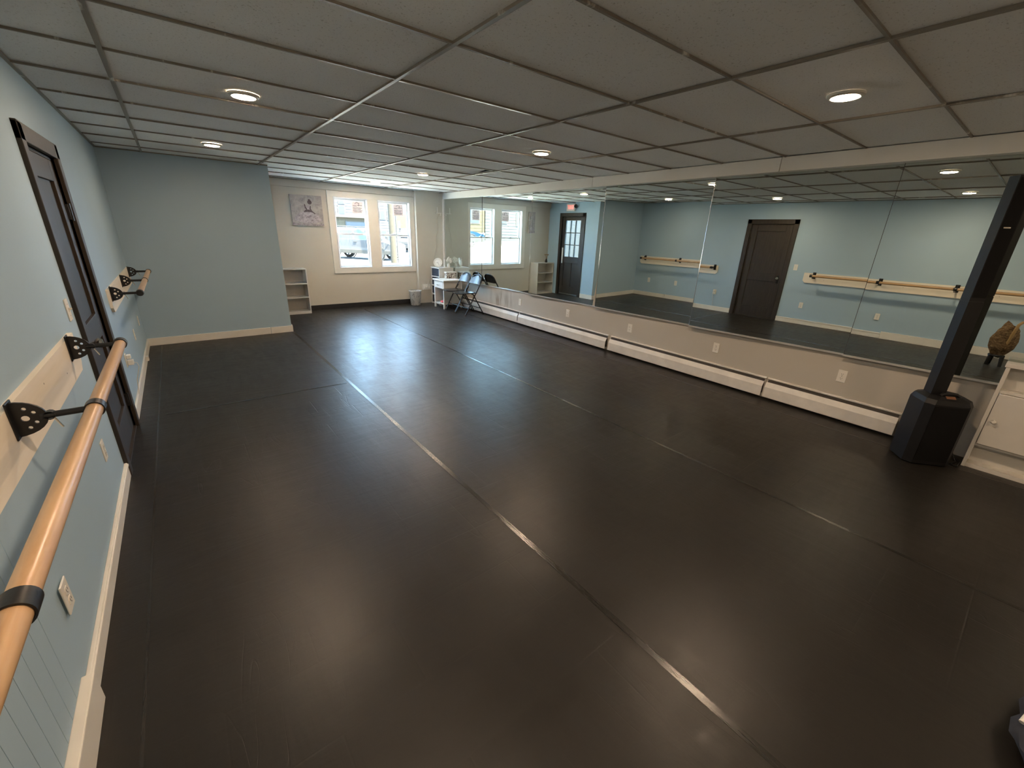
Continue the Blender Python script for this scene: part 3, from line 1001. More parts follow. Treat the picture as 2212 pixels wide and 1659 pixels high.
# little vase with a sprig on the bookshelf
r = thing('bud_vase', (1.42, 8.74, .83), 'small vase with a dried sprig on top of the bookshelf', 'vase')
MB().lathe([(0, 0), (.03, 0), (.036, .03), (.022, .07), (.014, .09), (.017, .10), (.012, .10)], (1.42, 8.74, .83), n=20).build('vase_body', 'black_metal', r, True)
m = MB()
for k in range(6):
    a = k * 1.05
    m.tube([(1.42, 8.74, .92), (1.42 + .02 * math.cos(a), 8.74 + .02 * math.sin(a), .98), (1.42 + .05 * math.cos(a), 8.74 + .05 * math.sin(a), 1.03)], .0025, 6)
    m.ball((1.42 + .05 * math.cos(a), 8.74 + .05 * math.sin(a), 1.035), (.012, .012, .014), 8)
m.build('sprig', 'tan_strap', r)

# canvas painting of a dancer
r = thing('canvas_painting', (2.06, YF - .02, 1.585), 'grey canvas painting of a dancer in a wide skirt', 'painting')
x0, x1, z0, z1 = 1.79, 2.335, 1.585, 2.105
MB().box((x0, YF - .032, z0), (x1, YF - .001, z1), .004).build('canvas', 'canvas', r)
yp = YF - .0325
def patch(name, pts, mt, d=0):
    MB().prism([(x0 + px * (x1 - x0), z0 + pz * (z1 - z0)) for px, pz in pts], 1, yp - .0006 - d, yp + .0004).build(name, mt, r)
ell = lambda cx, cz, a, b, n=16: [(cx + a * math.cos(2 * PI * k / n), cz + b * math.sin(2 * PI * k / n)) for k in range(n)]
rp = random.Random(11)
skirt = [(.36, .46), (.44, .50), (.56, .50), (.68, .44), (.82, .36), (.93, .24), (.95, .16), (.78, .10), (.55, .07), (.30, .09), (.08, .16), (.10, .28), (.22, .38)]
patch('painted_skirt', skirt, 'paint_pale')
for k in range(9):
    cx = .2 + .6 * rp.random(); cz = .16 + .2 * rp.random()
    patch('skirt_stroke', [(cx - .05, cz - .02), (cx + .02, cz - .03), (cx + .06, cz + .02), (cx, cz + .04)], 'paint_mid', .0003)
patch('hem_shadow', [(0, .0), (1, .0), (1, .03), (.93, .10), (.86, .055), (.5, .04), (.12, .06), (.04, .10), (0, .06)], 'paint_mid', .0002)
patch('painted_bodice', [(.41, .49), (.47, .53), (.57, .53), (.62, .50), (.66, .44), (.58, .455), (.48, .455), (.38, .44)], 'paint_dark', .0008)
patch('painted_arm', [(.42, .70), (.45, .71), (.47, .60), (.51, .545), (.48, .525), (.435, .58)], 'paint_dark', .0008)
patch('painted_arm', [(.60, .66), (.63, .65), (.62, .56), (.66, .49), (.76, .40), (.74, .385), (.63, .46), (.58, .55)], 'paint_dark', .0008)
patch('painted_back', [(.47, .66), (.58, .68), (.59, .60), (.56, .54), (.50, .54), (.46, .60)], 'paint_pale', .0005)
patch('painted_head', ell(.60, .775, .07, .068), 'paint_dark', .001)
patch('painted_bun', ell(.595, .85, .035, .03), 'paint_dark', .0011)

# waste bin
r = thing('waste_bin', (4.03, 8.63, 0), 'white marble-patterned waste bin under the right window', 'bin')
MB().lathe([(0, 0), (.098, 0), (.104, .006), (.132, .305), (.137, .312), (.133, .316), (.128, .31), (.1, .012), (0, .01)], (4.03, 8.63, 0), n=40).build('bin_body', 'marble', r, True)
MB().lathe([(.131, .300), (.139, .306), (.139, .318), (.131, .318)], (4.03, 8.63, 0), n=40).build('bin_rim', 'white', r, True)

# small white desk with one drawer
r = thing('side_desk', (4.52, 8.05, 0), 'small white side desk with a drawer in the far corner', 'desk')
dx0, dx1, dy0, dy1 = 4.31, 4.755, 7.835, 8.265
MB().box((dx0 - .022, dy0 - .03, .578), (dx1 + .01, dy1 + .03, .602), .004).build('desk_top', 'white', r)
for x, y in ((dx0, dy0), (dx0, dy1 - .034), (dx1 - .034, dy0), (dx1 - .034, dy1 - .034)):
    MB().box((x, y, 0), (x + .034, y + .034, .578), .002).build('leg', 'white', r)
MB().box((dx0 + .034, dy0 + .006, .12), (dx1 - .034, dy0 + .02, .577)).build('side_panel', 'white', r)
MB().box((dx0 + .034, dy1 - .02, .12), (dx1 - .034, dy1 - .006, .577)).build('side_panel', 'white', r)
MB().box((dx1 - .02, dy0 + .034, .12), (dx1 - .008, dy1 - .034, .577)).build('back_panel', 'white', r)
MB().box((dx0 + .01, dy0 + .02, .095), (dx1 - .02, dy1 - .02, .113), .002).build('shelf', 'white', r)
d = MB().box((dx0 - .004, dy0 + .038, .425), (dx0 + .016, dy1 - .038, .570), .003).build('drawer', 'white', r)
MB().tube([(dx0 - .004, 8.00, .495), (dx0 - .022, 8.003, .497), (dx0 - .026, 8.03, .490), (dx0 - .026, 8.07, .490), (dx0 - .022, 8.097, .497), (dx0 - .004, 8.10, .495)], .005, 8).build('drawer_handle', 'chrome', d, True)
o = MB().ball((4.405, 8.0, .138), (.075, .09, .025), 18, .25, 3).build('folded_cloth', 'red', None, True)
tag(o, 'red cloth bundle on the low shelf of the white desk', 'cloth')
o = MB().box((4.56, 7.90, .113), (4.63, 7.93, .36), .004).build('leaning_book', 'black_metal')
tag(o, 'thin dark book standing on the low shelf of the white desk', 'book')

# tall cube tower behind the desk
r = thing('storage_tower', (4.66, 8.515, 0), 'narrow white cube tower with dark cubbies behind the desk', 'shelf unit')
tx0, tx1, ty0, ty1 = 4.475, 4.832, 8.33, 8.71
MB().box((tx0, ty0, 0), (tx1, ty0 + .016, .806)).build('side_panel', 'white', r)
MB().box((tx0, ty1 - .016, 0), (tx1, ty1, .806)).build('side_panel', 'white', r)
MB().box((tx0 - .006, ty0 - .006, .79), (tx1, ty1 + .006, .812), .002).build('top_board', 'white', r)
MB().box((tx1 - .01, ty0 + .016, .02), (tx1 - .004, ty1 - .016, .79)).build('back_panel', 'white', r)
for z in (.02, .215, .41, .605):
    MB().box((tx0, ty0 + .016, z), (tx1 - .01, ty1 - .016, z + .018)).build('shelf', 'white', r)
for k, z in enumerate((.04, .235, .43, .625)):
    b = thing('fabric_bin', (4.66, 8.52, z), ['dark fabric bin in the bottom cubby of the tower', 'dark fabric bin in the second cubby up of the tower', 'dark fabric bin in the third cubby up of the tower', 'dark fabric bin in the top cubby of the tower'][k], 'bin', 'dark bins in the cube tower')
    MB().box((tx0 + .008, ty0 + .024, z - .001), (tx1 - .03, ty1 - .024, z + .155), .006).build('bin_box', 'navy', b)
    MB().box((tx0 + .004, 8.49, z + .09), (tx0 + .009, 8.55, z + .11), .002).build('pull_tab', 'black_metal', b)

# box with scroll print on the desk
r = thing('gift_box', (4.685, 8.215, .602), 'brown and white scroll-print box on the white desk', 'box')
MB().box((4.565, 8.16, .6025), (4.805, 8.262, .722), .003).build('box_body', 'damask', r)
MB().box((4.558, 8.154, .716), (4.812, 8.266, .742), .004).build('box_lid', 'white', r)
o = MB().box((4.60, 7.88, .602), (4.72, 8.02, .606), .001).box((4.605, 7.885, .606), (4.70, 8.0, .609), .001).build('paper_stack', 'paper')
tag(o, 'few loose papers on the white desk top', 'papers')

# clock leaning on the tower top
ax = Vector((-.62, -.75, .22)).normalized()
cc = Vector((4.575, 8.555, .909))
r = thing('round_clock', (4.575, 8.555, .812), 'round pale clock leaning on top of the cube tower', 'clock')
MB().lathe([(.080, -.008), (.097, -.008), (.100, .004), (.094, .014), (.084, .012), (.080, .004)], cc, ax, 40).build('clock_rim', 'casing', r, True)
MB().lathe([(0, .003), (.082, .003), (.082, -.006), (0, -.006)], cc, ax, 40).build('clock_face', 'plate', r)
u = Vector((0, 0, 1)); u = (u - ax * u.dot(ax)).normalized(); v = u.cross(ax)
m = MB()
for k in range(12):
    dd = (u * math.cos(k * PI / 6) + v * math.sin(k * PI / 6))
    m.obox(cc + dd * .068 + ax * .004, (dd, ax.cross(dd), ax), (.018, .005, .002))
m.build('hour_marks', 'tan_strap', r)
dd = (u * -.7 + v * .3).normalized()
d2 = (u * -.2 - v * .9).normalized()
MB().obox(cc + dd * .025 + ax * .006, (dd, ax.cross(dd), ax), (.06, .004, .001)).obox(cc + d2 * .018 + ax * .006, (d2, ax.cross(d2), ax), (.042, .005, .001)).build('clock_hands', 'slot', r)
# white ornaments on the tower
r = thing('white_candlestick', (4.645, 8.385, .812), 'white turned candlestick beside the clock on the tower', 'candlestick')
MB().lathe([(0, 0), (.04, 0), (.042, .008), (.016, .02), (.012, .06), (.02, .07), (.012, .08), (.011, .15), (.022, .165), (.022, .178), (0, .178)], (4.645, 8.385, .812), n=24).build('stem', 'plate', r, True)
MB().lathe([(0, .178), (.014, .178), (.014, .215), (0, .218)], (4.645, 8.385, .812), n=16).build('candle', 'white', r, True)
r = thing('paper_flowers', (4.765, 8.42, .812), 'bunch of white paper flowers on the cube tower', 'flowers')
MB().lathe([(0, 0), (.028, 0), (.036, .03), (.03, .06), (.022, .075), (.026, .085), (.02, .085)], (4.765, 8.42, .812), n=20).build('vase', 'plate', r, True)
for k, (dx, dy, dz, rr_) in enumerate(((0, 0, .17, .045), (-.03, .01, .14, .03), (.045, -.02, .13, .035), (.02, .03, .20, .03), (.055, .01, .175, .03))):
    c = (4.765 + dx, 8.42 + dy, .812 + dz)
    m = MB()
    for q in range(7):
        a = q * 2 * PI / 7 + k
        m.ball((c[0] + rr_ * .55 * math.cos(a), c[1] + rr_ * .3 * math.sin(a * 1.3), c[2] + rr_ * .55 * math.sin(a)), (rr_ * .5, rr_ * .28, rr_ * .42), 10)
    m.tube([(c[0], c[1], c[2] - rr_ * .6), (4.765, 8.42, .87)], .003, 6)
    m.build('flower', 'plate', r, True)

# folding chairs
def chair():
    r = thing('folding_chair', (0, 0, 0), 'black metal folding chair nearest the camera, against the mirror wall', 'chair', 'black folding chairs')
    # the main hoop: front feet, up past the seat, over the backrest
    hw, rt_ = .192, .0115
    def side(y):
        return [(-.225, y, .0), (-.205, y, .035), (.045, y, .47), (.15, y * .98, .65)]
    top = []
    for k in range(9):
        a = PI * k / 8
        top.append((.15 + .055 * math.sin(a) ** .8, hw * .98 * math.cos(a), .65 + .125 * math.sin(a) ** .7))
    pts = side(hw) + top[1:-1] + side(-hw)[::-1]
    MB().tube(pts, rt_, 12).build('hoop_frame', 'black_gloss', r, True)
    # backrest: curved sheet
    m = MB()
    rows = 8
    grid = []
    for i in range(rows + 1):
        f = i / rows
        z = .60 + f * .165
        x = .115 + f * .078
        half = .184 * (1 if f < .45 else math.sqrt(max(.05, 1 - ((f - .45) / .60) ** 2)))
        row = []
        for k in range(13):
            g = -1 + 2 * k / 12
            row.append((x + .022 * (1 - g * g), half * g, z))
        grid.append(row)
    for dlt in (0, -.006):
        vs = [[m.bm.verts.new((p[0] + dlt, p[1], p[2])) for p in row] for row in grid]
        for i in range(rows):
            for k in range(12):
                m.bm.faces.new((vs[i][k], vs[i][k + 1], vs[i + 1][k + 1], vs[i + 1][k]))
    m.build('backrest', 'black_gloss', r, True)
    # seat pan, rounded at the front with a rolled edge
    out = [(.055, -.174), (.055, .174), (-.22, .181), (-.30, .168), (-.335, .12), (-.345, 0), (-.335, -.12), (-.30, -.168), (-.22, -.181)]
    m = MB().prism(out, 2, .428, .447)
    es = [e for e in m.bm.edges]
    bmesh.ops.bevel(m.bm, geom=es, offset=.006, segments=2, affect='EDGES')
    m.build('seat', 'black_gloss', r, True)
    for s_ in (-1, 1):
        y = s_ * .169
        MB().tube([(.225, y, 0), (.205, y, .045), (-.02, y * .98, .415), (-.06, y * .98, .425)], rt_ - .001, 12).build('rear_leg', 'black_gloss', r, True)
        MB().tube([(.06, s_ * .181, .50), (.085, s_ * .177, .52), (.02, s_ * .175, .40)], .007, 8).obox((.06, s_ * .182, .475), ((.5, 0, .87), (0, 1, 0), (-.87, 0, .5)), (.13, .004, .022)).build('hinge_link', 'black_gloss', r)
    MB().tube([(-.14, -hw, .145), (-.14, hw, .145)], .008, 10).build('front_stretcher', 'black_gloss', r, True)
    MB().tube([(.155, -.168, .13), (.155, .168, .13)], .008, 10).build('rear_stretcher', 'black_gloss', r, True)
    for x, y in ((-.225, hw), (-.225, -hw), (.225, .169), (.225, -.169)):
        MB().lathe([(0, 0), (.0145, 0), (.0145, .025), (.012, .028)], (x, y, 0), n=14).build('rubber_foot', 'rubber', r, True)
    return r
ch = chair()
ch.location = (4.525, 7.168, 0)
copy_tree(ch, None, 'black metal folding chair next to the white desk', (4.535, 7.588, 0), .0)

# power strip, cord and little bracket in the far corner
r = thing('power_outlet_box', (4.39, YBUMP, .30), 'white multi-outlet box with plugs beside the waste bin', 'outlet')
MB().box((4.29, YBUMP - .03, .30), (4.485, YBUMP, .425), .006).build('box_body', 'plate', r)
for k in range(3):
    MB().box((4.315 + .055 * k, YBUMP - .055, .335 + .015 * (k % 2)), (4.35 + .055 * k, YBUMP - .03, .375 + .015 * (k % 2)), .004).build('plug', 'plate', r)
o = MB().tube([(4.39, YBUMP - .062, .37), (4.40, YBUMP - .062, .46), (4.47, YBUMP - .02, .56), (4.50, YBUMP - .012, .70), (4.57, YBUMP - .01, .95), (4.66, YBUMP - .01, 1.22), (4.66, YBUMP - .01, 1.45), (4.72, YBUMP - .01, 1.62), (4.70, YBUMP - .01, 1.80), (4.75, YBUMP - .012, 1.93)], .004, 8).build('long_cord', 'cord', None, True)
tag(o, 'pale cord running up the corner from the outlet box', 'cord')
r = thing('wall_bracket', (4.75, YBUMP, 1.92), 'small wall bracket with a white stick in the far corner', 'bracket')
MB().box((4.66, YBUMP - .035, 1.935), (4.80, YBUMP, 1.945), .002).box((4.78, YBUMP - .01, 1.89), (4.80, YBUMP, 1.94)).build('bracket_arm', 'trim', r)
MB().tube([(4.70, YBUMP - .018, 1.945), (4.70, YBUMP - .018, 2.06)], .011, 10).build('white_stick', 'plate', r, True)

# ------------------------------------------------------------------ column speaker
r = thing('column_speaker', (4.42, .27, 0), 'tall black column loudspeaker with subwoofer base near the mirrors', 'speaker')
e1 = Vector((.183, .132, 0)).normalized()      # along the left face
e2 = Vector((.19, -.225, 0)).normalized()      # along the front face
B = Vector((4.225, .312, 0))
def spt(u_, v_, z): return B + e1 * u_ + e2 * v_ + Vector((0, 0, z))
ch_ = .045
def ringpts(ins, z):
    L1, L2 = .27, .315
    c = ch_
    q = [(c + ins, ins), (L1 - c - ins, ins), (L1 - ins, c + ins), (L1 - ins, L2 - c - ins), (L1 - c - ins, L2 - ins), (c + ins, L2 - ins), (ins, L2 - c - ins), (ins, c + ins)]
    return [spt(u_, v_, z) for u_, v_ in q]
m = MB()
prev = None
levels = [(.012, .0), (0, .012), (0, .50), (.012, .535), (.05, .555), (.07, .557)]
rings = [[m.bm.verts.new(p) for p in ringpts(i_, z)] for i_, z in levels]
for A, Bq in zip(rings, rings[1:]):
    for k in range(8):
        m.bm.faces.new((A[k], A[(k + 1) % 8], Bq[(k + 1) % 8], Bq[k]))
m.bm.faces.new(rings[0][::-1]); m.bm.faces.new(rings[-1])
base = m.build('subwoofer_base', 'speaker', r)
MB().hexa([spt(-.004, .05, .04), spt(.004, .05, .04), spt(.004, .265, .04), spt(-.004, .265, .04)], [spt(-.004, .05, .49), spt(.004, .05, .49), spt(.004, .265, .49), spt(-.004, .265, .49)]).build('front_grille', 'grille', base)
MB().tube([spt(.07, .10, .556), spt(.07, .115, .572), spt(.07, .20, .572), spt(.07, .215, .556)], .012, 8).build('carry_handle', 'speaker', base, True)
MB().hexa([spt(.03, .12, .546), spt(.05, .12, .558), spt(.05, .18, .558), spt(.03, .18, .546)], [spt(.03, .12, .549), spt(.05, .12, .561), spt(.05, .18, .561), spt(.03, .18, .549)]).build('handle_badge', 'copper', base)
def col(z0, z1, name, ins=0):
    u0, u1, v0, v1 = .105 + ins, .195 - ins, .055 + ins, .150 - ins
    return MB().hexa([spt(u0, v0, z0), spt(u1, v0, z0), spt(u1, v1, z0), spt(u0, v1, z0)], [spt(u0, v0, z1), spt(u1, v0, z1), spt(u1, v1, z1), spt(u0, v1, z1)])
c1 = col(.55, 1.25, '').build('lower_column', 'speaker', r)
col(1.25, 1.256, '', .003).build('column_joint', 'rubber', r)
c2 = col(1.256, 2.055, '').build('array_column', 'speaker', r)
MB().hexa([spt(.102, .062, 1.28), spt(.106, .062, 1.28), spt(.106, .143, 1.28), spt(.102, .143, 1.28)], [spt(.102, .062, 2.04), spt(.106, .062, 2.04), spt(.106, .143, 2.04), spt(.102, .143, 2.04)]).build('array_grille', 'grille', c2)
MB().hexa([spt(.1005, .075, 1.735), spt(.1025, .075, 1.735), spt(.1025, .115, 1.735), spt(.1005, .115, 1.735)], [spt(.1005, .075, 1.743), spt(.1025, .075, 1.743), spt(.1025, .115, 1.743), spt(.1005, .115, 1.743)]).build('name_badge', 'chrome', c2)
o = MB().tube([(4.60, .14, .16), (4.62, .10, .05), (4.60, .07, .006), (4.52, .09, .006), (4.50, .05, .006), (4.62, .045, .006), (4.74, .10, .006)], .005, 8).build('speaker_cable', 'rubber', None, True)
tag(o, 'black cable curling on the floor between speaker and cabinet', 'cable')

# ------------------------------------------------------------------ white cabinet at the right edge
r = thing('white_cabinet', (4.66, -.37, 0), 'low white cabinet with a knobbed door at the right edge', 'cabinet')
kx0, kx1, ky0, ky1, kz = 4.572, 4.684, -.80, .035, .838
MB().box((kx0 + .012, ky1 - .02, 0), (kx1, ky1, .81)).build('side_panel', 'white', r)
MB().box((kx0 + .012, ky0, 0), (kx1, ky0 + .02, .81)).build('side_panel', 'white', r)
MB().box((kx0 - .004, ky0 - .01, .808), (kx1, ky1 + .008, kz), .004).build('top_board', 'white', r)
MB().box((kx1 - .01, ky0 + .02, 0), (kx1 - .003, ky1 - .02, .81)).build('back_panel', 'white', r)
for z in (.615, .185, .0):
    MB().box((kx0 + .012, ky0 + .02, z), (kx1 - .01, ky1 - .02, z + .02 + (.012 if z == 0 else 0))).build('shelf', 'white', r)
MB().box((kx0, ky1 - .022, 0), (kx0 + .014, ky1, .81), .002).build('face_stile', 'white', r)
MB().box((kx0, ky0, 0), (kx0 + .014, ky0 + .022, .81), .002).build('face_stile', 'white', r)
for k, (a, b) in enumerate(((ky1 - .025 - .365, ky1 - .025), (ky0 + .025, ky0 + .025 + .365))):
    d = MB().box((kx0 - .006, a, .207), (kx0 + .012, b, .612), .003).build('door', 'white', r)
    yk_ = b - .035 if k == 0 else a + .035
    MB().lathe([(.006, 0), (.006, .012), (.014, .016), (.016, .024), (.01, .032), (0, .034)], (kx0 - .006, yk_, .405), (-1, 0, 0), 18).build('door_knob', 'plate', d, True)

# things near the camera seen only in the mirror or at the frame corner
r = thing('boot_stool', (.19, .19, 0), 'dark stool in place of a boot beside the camera, seen in the mirror', 'stool')  # stool stands in for the boot of the person at the camera
MB().lathe([(0, .135), (.075, .135), (.08, .15), (.075, .16), (0, .16)], (.19, .17, 0), n=24).build('seat', 'black_metal', r, True)
for k, (dx, dy) in enumerate(((.03, .045), (-.07, .03), (.06, -.07), (-.06, -.07))):
    MB().tube([(.19 + dx, .17 + dy, .145), (.19 + dx * 1.2, .17 + dy * 1.2, 0)], [.026, .02], 10).build('leg', 'black_metal', r, True)
r = thing('plush_bag', (.19, .15, .16), 'brown mottled plush bag with a tan strap, seen in the mirror', 'bag')
m = MB().ball((.19, .155, .375), (.11, .13, .225), 28, .3, 2)
m.build('bag_body', 'fur', r, True)
MB().tube([(.27, .12, .27), (.285, .10, .45), (.275, .08, .62), (.22, .05, .66)], .018, 8).build('strap', 'tan_strap', r, True)
r = thing('gym_bag', (2.02, -.53, 0), 'dark navy bag with a white tag at the bottom right corner', 'bag')
m = MB().ball((2.02, -.53, .055), (.30, .165, .068), 28, .22, 5)
for v in m.bm.verts:
    v.co.z = max(.001, v.co.z)
m.build('bag_body', 'navy', r, True)
MB().tube([(1.985, -.372, .085), (2.01, -.378, .098), (2.06, -.39, .105)], .009, 10).build('white_tag', 'plate', r, True)

# ------------------------------------------------------------------ street outside
GZ = -.15
struct('ground_street', MB().box((-70, 9.4, GZ - .3), (80, 90, GZ)), 'asphalt', 'pale street outside the windows', 'street')
struct('ground_entry', MB().box((-40, YB + T + .01, GZ - .3), (XB - T - .01, 9.4, GZ + .001)), 'concrete', 'concrete area outside the exit door', 'pavement')
struct('ground_pavement', MB().box((-60, 9.05, GZ - .25), (60, 16.5, GZ + .06)), 'concrete', 'concrete pavement just outside the windows', 'pavement')
struct('ground_verge', MB().prism([(-60, 16.5), (60, 16.5), (60, 19.5), (-60, 20.5)], 2, GZ - .2, GZ + .09), 'dry_grass', 'strip of dry grass along the street', 'grass')
struct('ground_bank', MB().prism([(-40, 20.6), (1.6, 20.6), (3.2, 34), (-40, 34)], 2, GZ - .2, .72), 'concrete', 'raised parking lot across the street', 'lot')

def car(name, label, loc, rz, paint, lower, prof='suv', handles=True):
    r = thing(name, loc, label, 'car')
    X, Y, Z = loc
    L = 4.5
    if prof == 'suv':
        body = [(-2.2, .35), (-2.25, .75), (-2.2, 1.05), (-1.0, 1.08), (.85, 1.06), (1.75, .98), (2.15, .86), (2.25, .60), (2.2, .33)]
        cabin = [(-2.12, 1.05), (-1.95, 1.62), (-1.6, 1.70), (.05, 1.68), (.35, 1.60), (.98, 1.06)]
        wr = .36
    else:
        body = [(-2.1, .30), (-2.2, .62), (-2.12, .95), (-1.2, .98), (.8, .94), (1.75, .80), (2.15, .66), (2.2, .42), (2.1, .26)]
        cabin = [(-1.98, .95), (-1.55, 1.42), (-1.1, 1.52), (.0, 1.50), (.3, 1.42), (1.05, .94)]
        wr = .33
    bw, cw = .90, .72
    def add(pts, w0, w1, nm, mt, par):
        zs = [p[1] for p in pts]
        lo_, hi_ = min(zs), max(zs)
        f = lambda z: w0 + (w1 - w0) * (z - lo_) / (hi_ - lo_)
        m = MB().hexa([(X + a, Y - f(b), Z + b) for a, b in pts], [(X + a, Y + f(b), Z + b) for a, b in pts])
        return m.build(nm, mt, par)
    bd = add(body, bw, bw - .03, 'body', paint, r)
    cb = add(cabin, bw - .05, cw, 'cabin', paint, r)
    zb = min(p[1] for p in body)
    MB().box((X - 2.23, Y - bw - .012, Z + zb), (X + 2.2, Y + bw + .012, Z + zb + .22), .02).build('lower_cladding', lower, r)
    # side glass
    top = max(p[1] for p in cabin); base_ = min(p[1] for p in cabin)
    for s_ in (-1, 1):
        for (a, b, a2, b2) in ((-1.85, -1.05, -1.75, -1.0), (-.98, -.12, -.93, -.17), (-.05, .82, -.10, .30)):
            def yy(z): return Y + s_ * ((bw - .05) + (cw - bw + .05) * (z - base_) / (top - base_) + .004)
            z0, z1 = base_ + .05, top - .14
            P = [(X + a, yy(z0), Z + z0), (X + b, yy(z0), Z + z0), (X + b2, yy(z1), Z + z1), (X + a2, yy(z1), Z + z1)]
            MB().hexa(P, [(p[0], p[1] - s_ * .02, p[2]) for p in P]).build('side_window', 'glass_dark', cb)
        if handles:
            for hx in (-1.0, .0):
                MB().box((X + hx - .10, Y + s_ * (bw - .02), Z + base_ - .10), (X + hx + .10, Y + s_ * (bw + .02), Z + base_ - .065), .008).build('door_handle', 'rubber', bd)
        MB().box((X + .75, Y + s_ * (bw - .02), Z + base_ + .02), (X + .90, Y + s_ * (bw + .14), Z + base_ + .16), .03).build('wing_mirror', paint, cb)
    wsx = [p for p in cabin if p[0] > .3]
    P = [(X + 1.0, Y - .62, Z + base_ + .03), (X + 1.0, Y + .62, Z + base_ + .03), (X + .42, Y + .56, Z + top - .12), (X + .42, Y - .56, Z + top - .12)]
    MB().hexa(P, [(p[0] + .03, p[1], p[2] + .03) for p in P]).build('windscreen', 'glass_dark', cb)
    for wx in (-1.36, 1.36):
        for s_ in (-1, 1):
            c = (X + wx, Y + s_ * (bw - .10), Z + wr)
            w = MB().lathe([(wr * .62, -.11), (wr * .96, -.11), (wr, -.08), (wr, .08), (wr * .96, .11), (wr * .62, .11)], c, (0, 1, 0), 32).build('wheel', 'rubber', r, True)
            m = MB().lathe([(wr * .63, -.10), (wr * .58, -.09), (wr * .58, .09), (wr * .63, .10)], c, (0, 1, 0), 32)
            for q in range(6):
                a = q * PI / 3
                m.obox((c[0] + .33 * wr * math.cos(a), c[1] + s_ * .08, c[2] + .33 * wr * math.sin(a)), ((math.cos(a), 0, math.sin(a)), (0, 1, 0), (-math.sin(a), 0, math.cos(a))), (wr * .62, .03, wr * .20))
            m.build('rim', 'rim', w)
            MB().lathe([(wr * 1.08, -.02), (wr * 1.2, -.02), (wr * 1.2, .02), (wr * 1.08, .02)], (c[0], Y + s_ * (bw + .0), c[2]), (0, 1, 0), 32).build('wheel_arch', lower, bd)
    MB().box((X + 2.12, Y - .5, Z + zb + .28), (X + 2.26, Y + .5, Z + zb + .48), .02).build('grille', 'rubber', bd)
    for s_ in (-1, 1):
        MB().box((X + 2.0, Y + s_ * .55, Z + zb + .36), (X + 2.24, Y + s_ * .86, Z + zb + .50), .03).build('headlight', 'rim', bd)
        if prof == 'suv':
            MB().tube([(X - 1.7, Y + s_ * .62, Z + top), (X - 1.6, Y + s_ * .62, Z + top + .06), (X - .1, Y + s_ * .62, Z + top + .05), (X, Y + s_ * .62, Z + top - .01)], .02, 8).build('roof_rail', 'rubber', cb)
    r.rotation_euler = (0, 0, rz)
    return r
h = math.atan2(-2.0, 1.85)
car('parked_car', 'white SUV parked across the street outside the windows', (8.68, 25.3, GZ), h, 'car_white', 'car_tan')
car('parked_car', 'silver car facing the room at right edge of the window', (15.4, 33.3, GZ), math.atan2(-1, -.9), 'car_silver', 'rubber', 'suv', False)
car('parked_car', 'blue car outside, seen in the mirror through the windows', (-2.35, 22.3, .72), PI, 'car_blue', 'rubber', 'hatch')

# utility pole and yellow sign
r = thing('utility_pole', (9.15, 22.0, GZ), 'weathered wooden utility pole in front of the white SUV', 'pole')
MB().tube([(9.15, 22.0, GZ), (9.12, 22.0, 4), (9.1, 22.0, 9)], [.17, .155, .13], 16).build('pole_shaft', 'wood_pole', r, True)
MB().tube([(9.36, 21.95, GZ), (9.34, 21.95, 5)], .035, 8).build('cable_conduit', 'roof', r)
m = MB()
for k, z in enumerate((3.1, 3.75, 4.3)):
    m.tube([(-20, 29, z + .9), (-5, 26, z + .2), (9.1, 22.0, z), (25, 18, z + .5)], .02, 6)
m.build('overhead_wires', 'rubber', r)
r = thing('street_sign', (12.9, 29.5, GZ), 'bright yellow sign board on a post outside the right window', 'sign')
MB().box((12.55, 29.45, 1.62), (13.35, 29.52, 2.56), .01).build('board', 'yellow', r)
MB().tube([(12.85, 29.56, GZ), (12.85, 29.56, 2.3)], .035, 8).build('post', 'rubber', r)
MB().box((12.60, 29.42, 1.60), (12.86, 29.45, 2.12)).build('lower_plate', 'siding_cream', r)

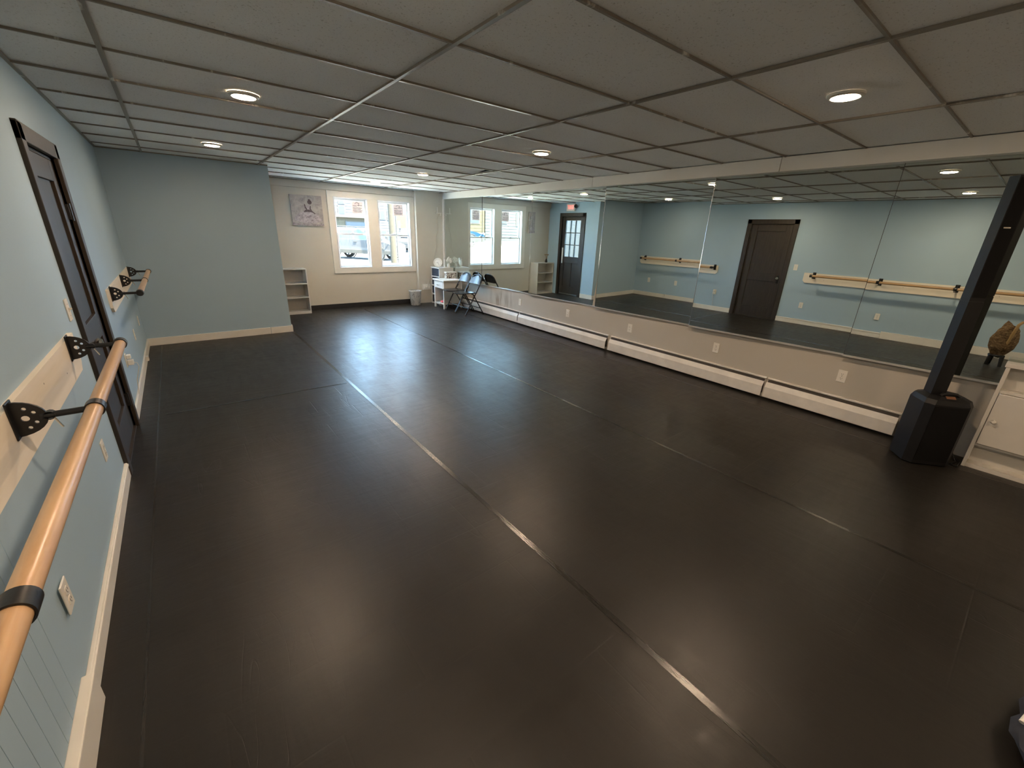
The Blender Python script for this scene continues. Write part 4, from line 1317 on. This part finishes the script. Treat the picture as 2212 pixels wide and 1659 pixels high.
def house(name, label, x0, x1, y0, y1, h, ridge, mt, wins, gable_y=True, rows=None):
    r = thing(name, ((x0 + x1) / 2, (y0 + y1) / 2, GZ), label, 'house')
    m = MB().box((x0, y0, GZ), (x1, y1, h))
    z = GZ + .3
    while z < h:
        m.box((x0 - .01, y0 - .02, z), (x1 + .01, y0, z + .025))
        z += .28
    if gable_y:
        m.prism([(x0, h), (x1, h), ((x0 + x1) / 2, ridge)], 1, y0, y1)
    m.build('wall_block', mt, r)
    m = MB()
    if gable_y:
        mid = (x0 + x1) / 2
        for a in (x0 - .3, x1 + .3):
            m.hexa([(a, y0 - .3, h - .12), (mid, y0 - .3, ridge), (mid, y1, ridge), (a, y1, h - .12)], [(a, y0 - .3, h + .03), (mid, y0 - .3, ridge + .15), (mid, y1, ridge + .15), (a, y1, h + .03)])
    else:
        m.box((x0 - .3, y0 - .4, h), (x1 + .3, y1, h + .25))
    m.build('roof', 'roof', r)
    for wx, wz, ww, wh in wins:
        f = MB().box((wx - ww / 2 - .08, y0 - .06, wz - .08), (wx + ww / 2 + .08, y0 - .02, wz + wh + .08)).build('window', 'siding_white', r)
        MB().box((wx - ww / 2, y0 - .075, wz), (wx + ww / 2, y0 - .06, wz + wh)).build('pane', 'win_grey', f)
    return r
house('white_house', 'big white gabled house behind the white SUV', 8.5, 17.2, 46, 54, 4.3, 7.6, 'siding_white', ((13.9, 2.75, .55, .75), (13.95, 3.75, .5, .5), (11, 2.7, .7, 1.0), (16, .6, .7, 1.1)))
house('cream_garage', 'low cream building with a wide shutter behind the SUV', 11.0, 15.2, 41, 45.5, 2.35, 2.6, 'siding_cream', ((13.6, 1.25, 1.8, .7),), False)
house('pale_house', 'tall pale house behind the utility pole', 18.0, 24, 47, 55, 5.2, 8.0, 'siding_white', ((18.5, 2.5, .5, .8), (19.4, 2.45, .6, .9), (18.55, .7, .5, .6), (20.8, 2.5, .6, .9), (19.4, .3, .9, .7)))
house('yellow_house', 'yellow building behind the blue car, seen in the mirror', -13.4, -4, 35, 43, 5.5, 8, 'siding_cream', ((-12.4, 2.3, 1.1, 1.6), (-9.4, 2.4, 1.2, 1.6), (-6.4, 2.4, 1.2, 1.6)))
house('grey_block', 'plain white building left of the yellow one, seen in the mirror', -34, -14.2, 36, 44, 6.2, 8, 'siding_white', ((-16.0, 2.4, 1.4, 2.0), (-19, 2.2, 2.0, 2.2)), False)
# buildings seen through the glazed exit door (away to the left)
r = house('entry_house', 'pale house seen through the exit door glass', -19, -9, 12, 20, 4.6, 7, 'siding_white', (), True)
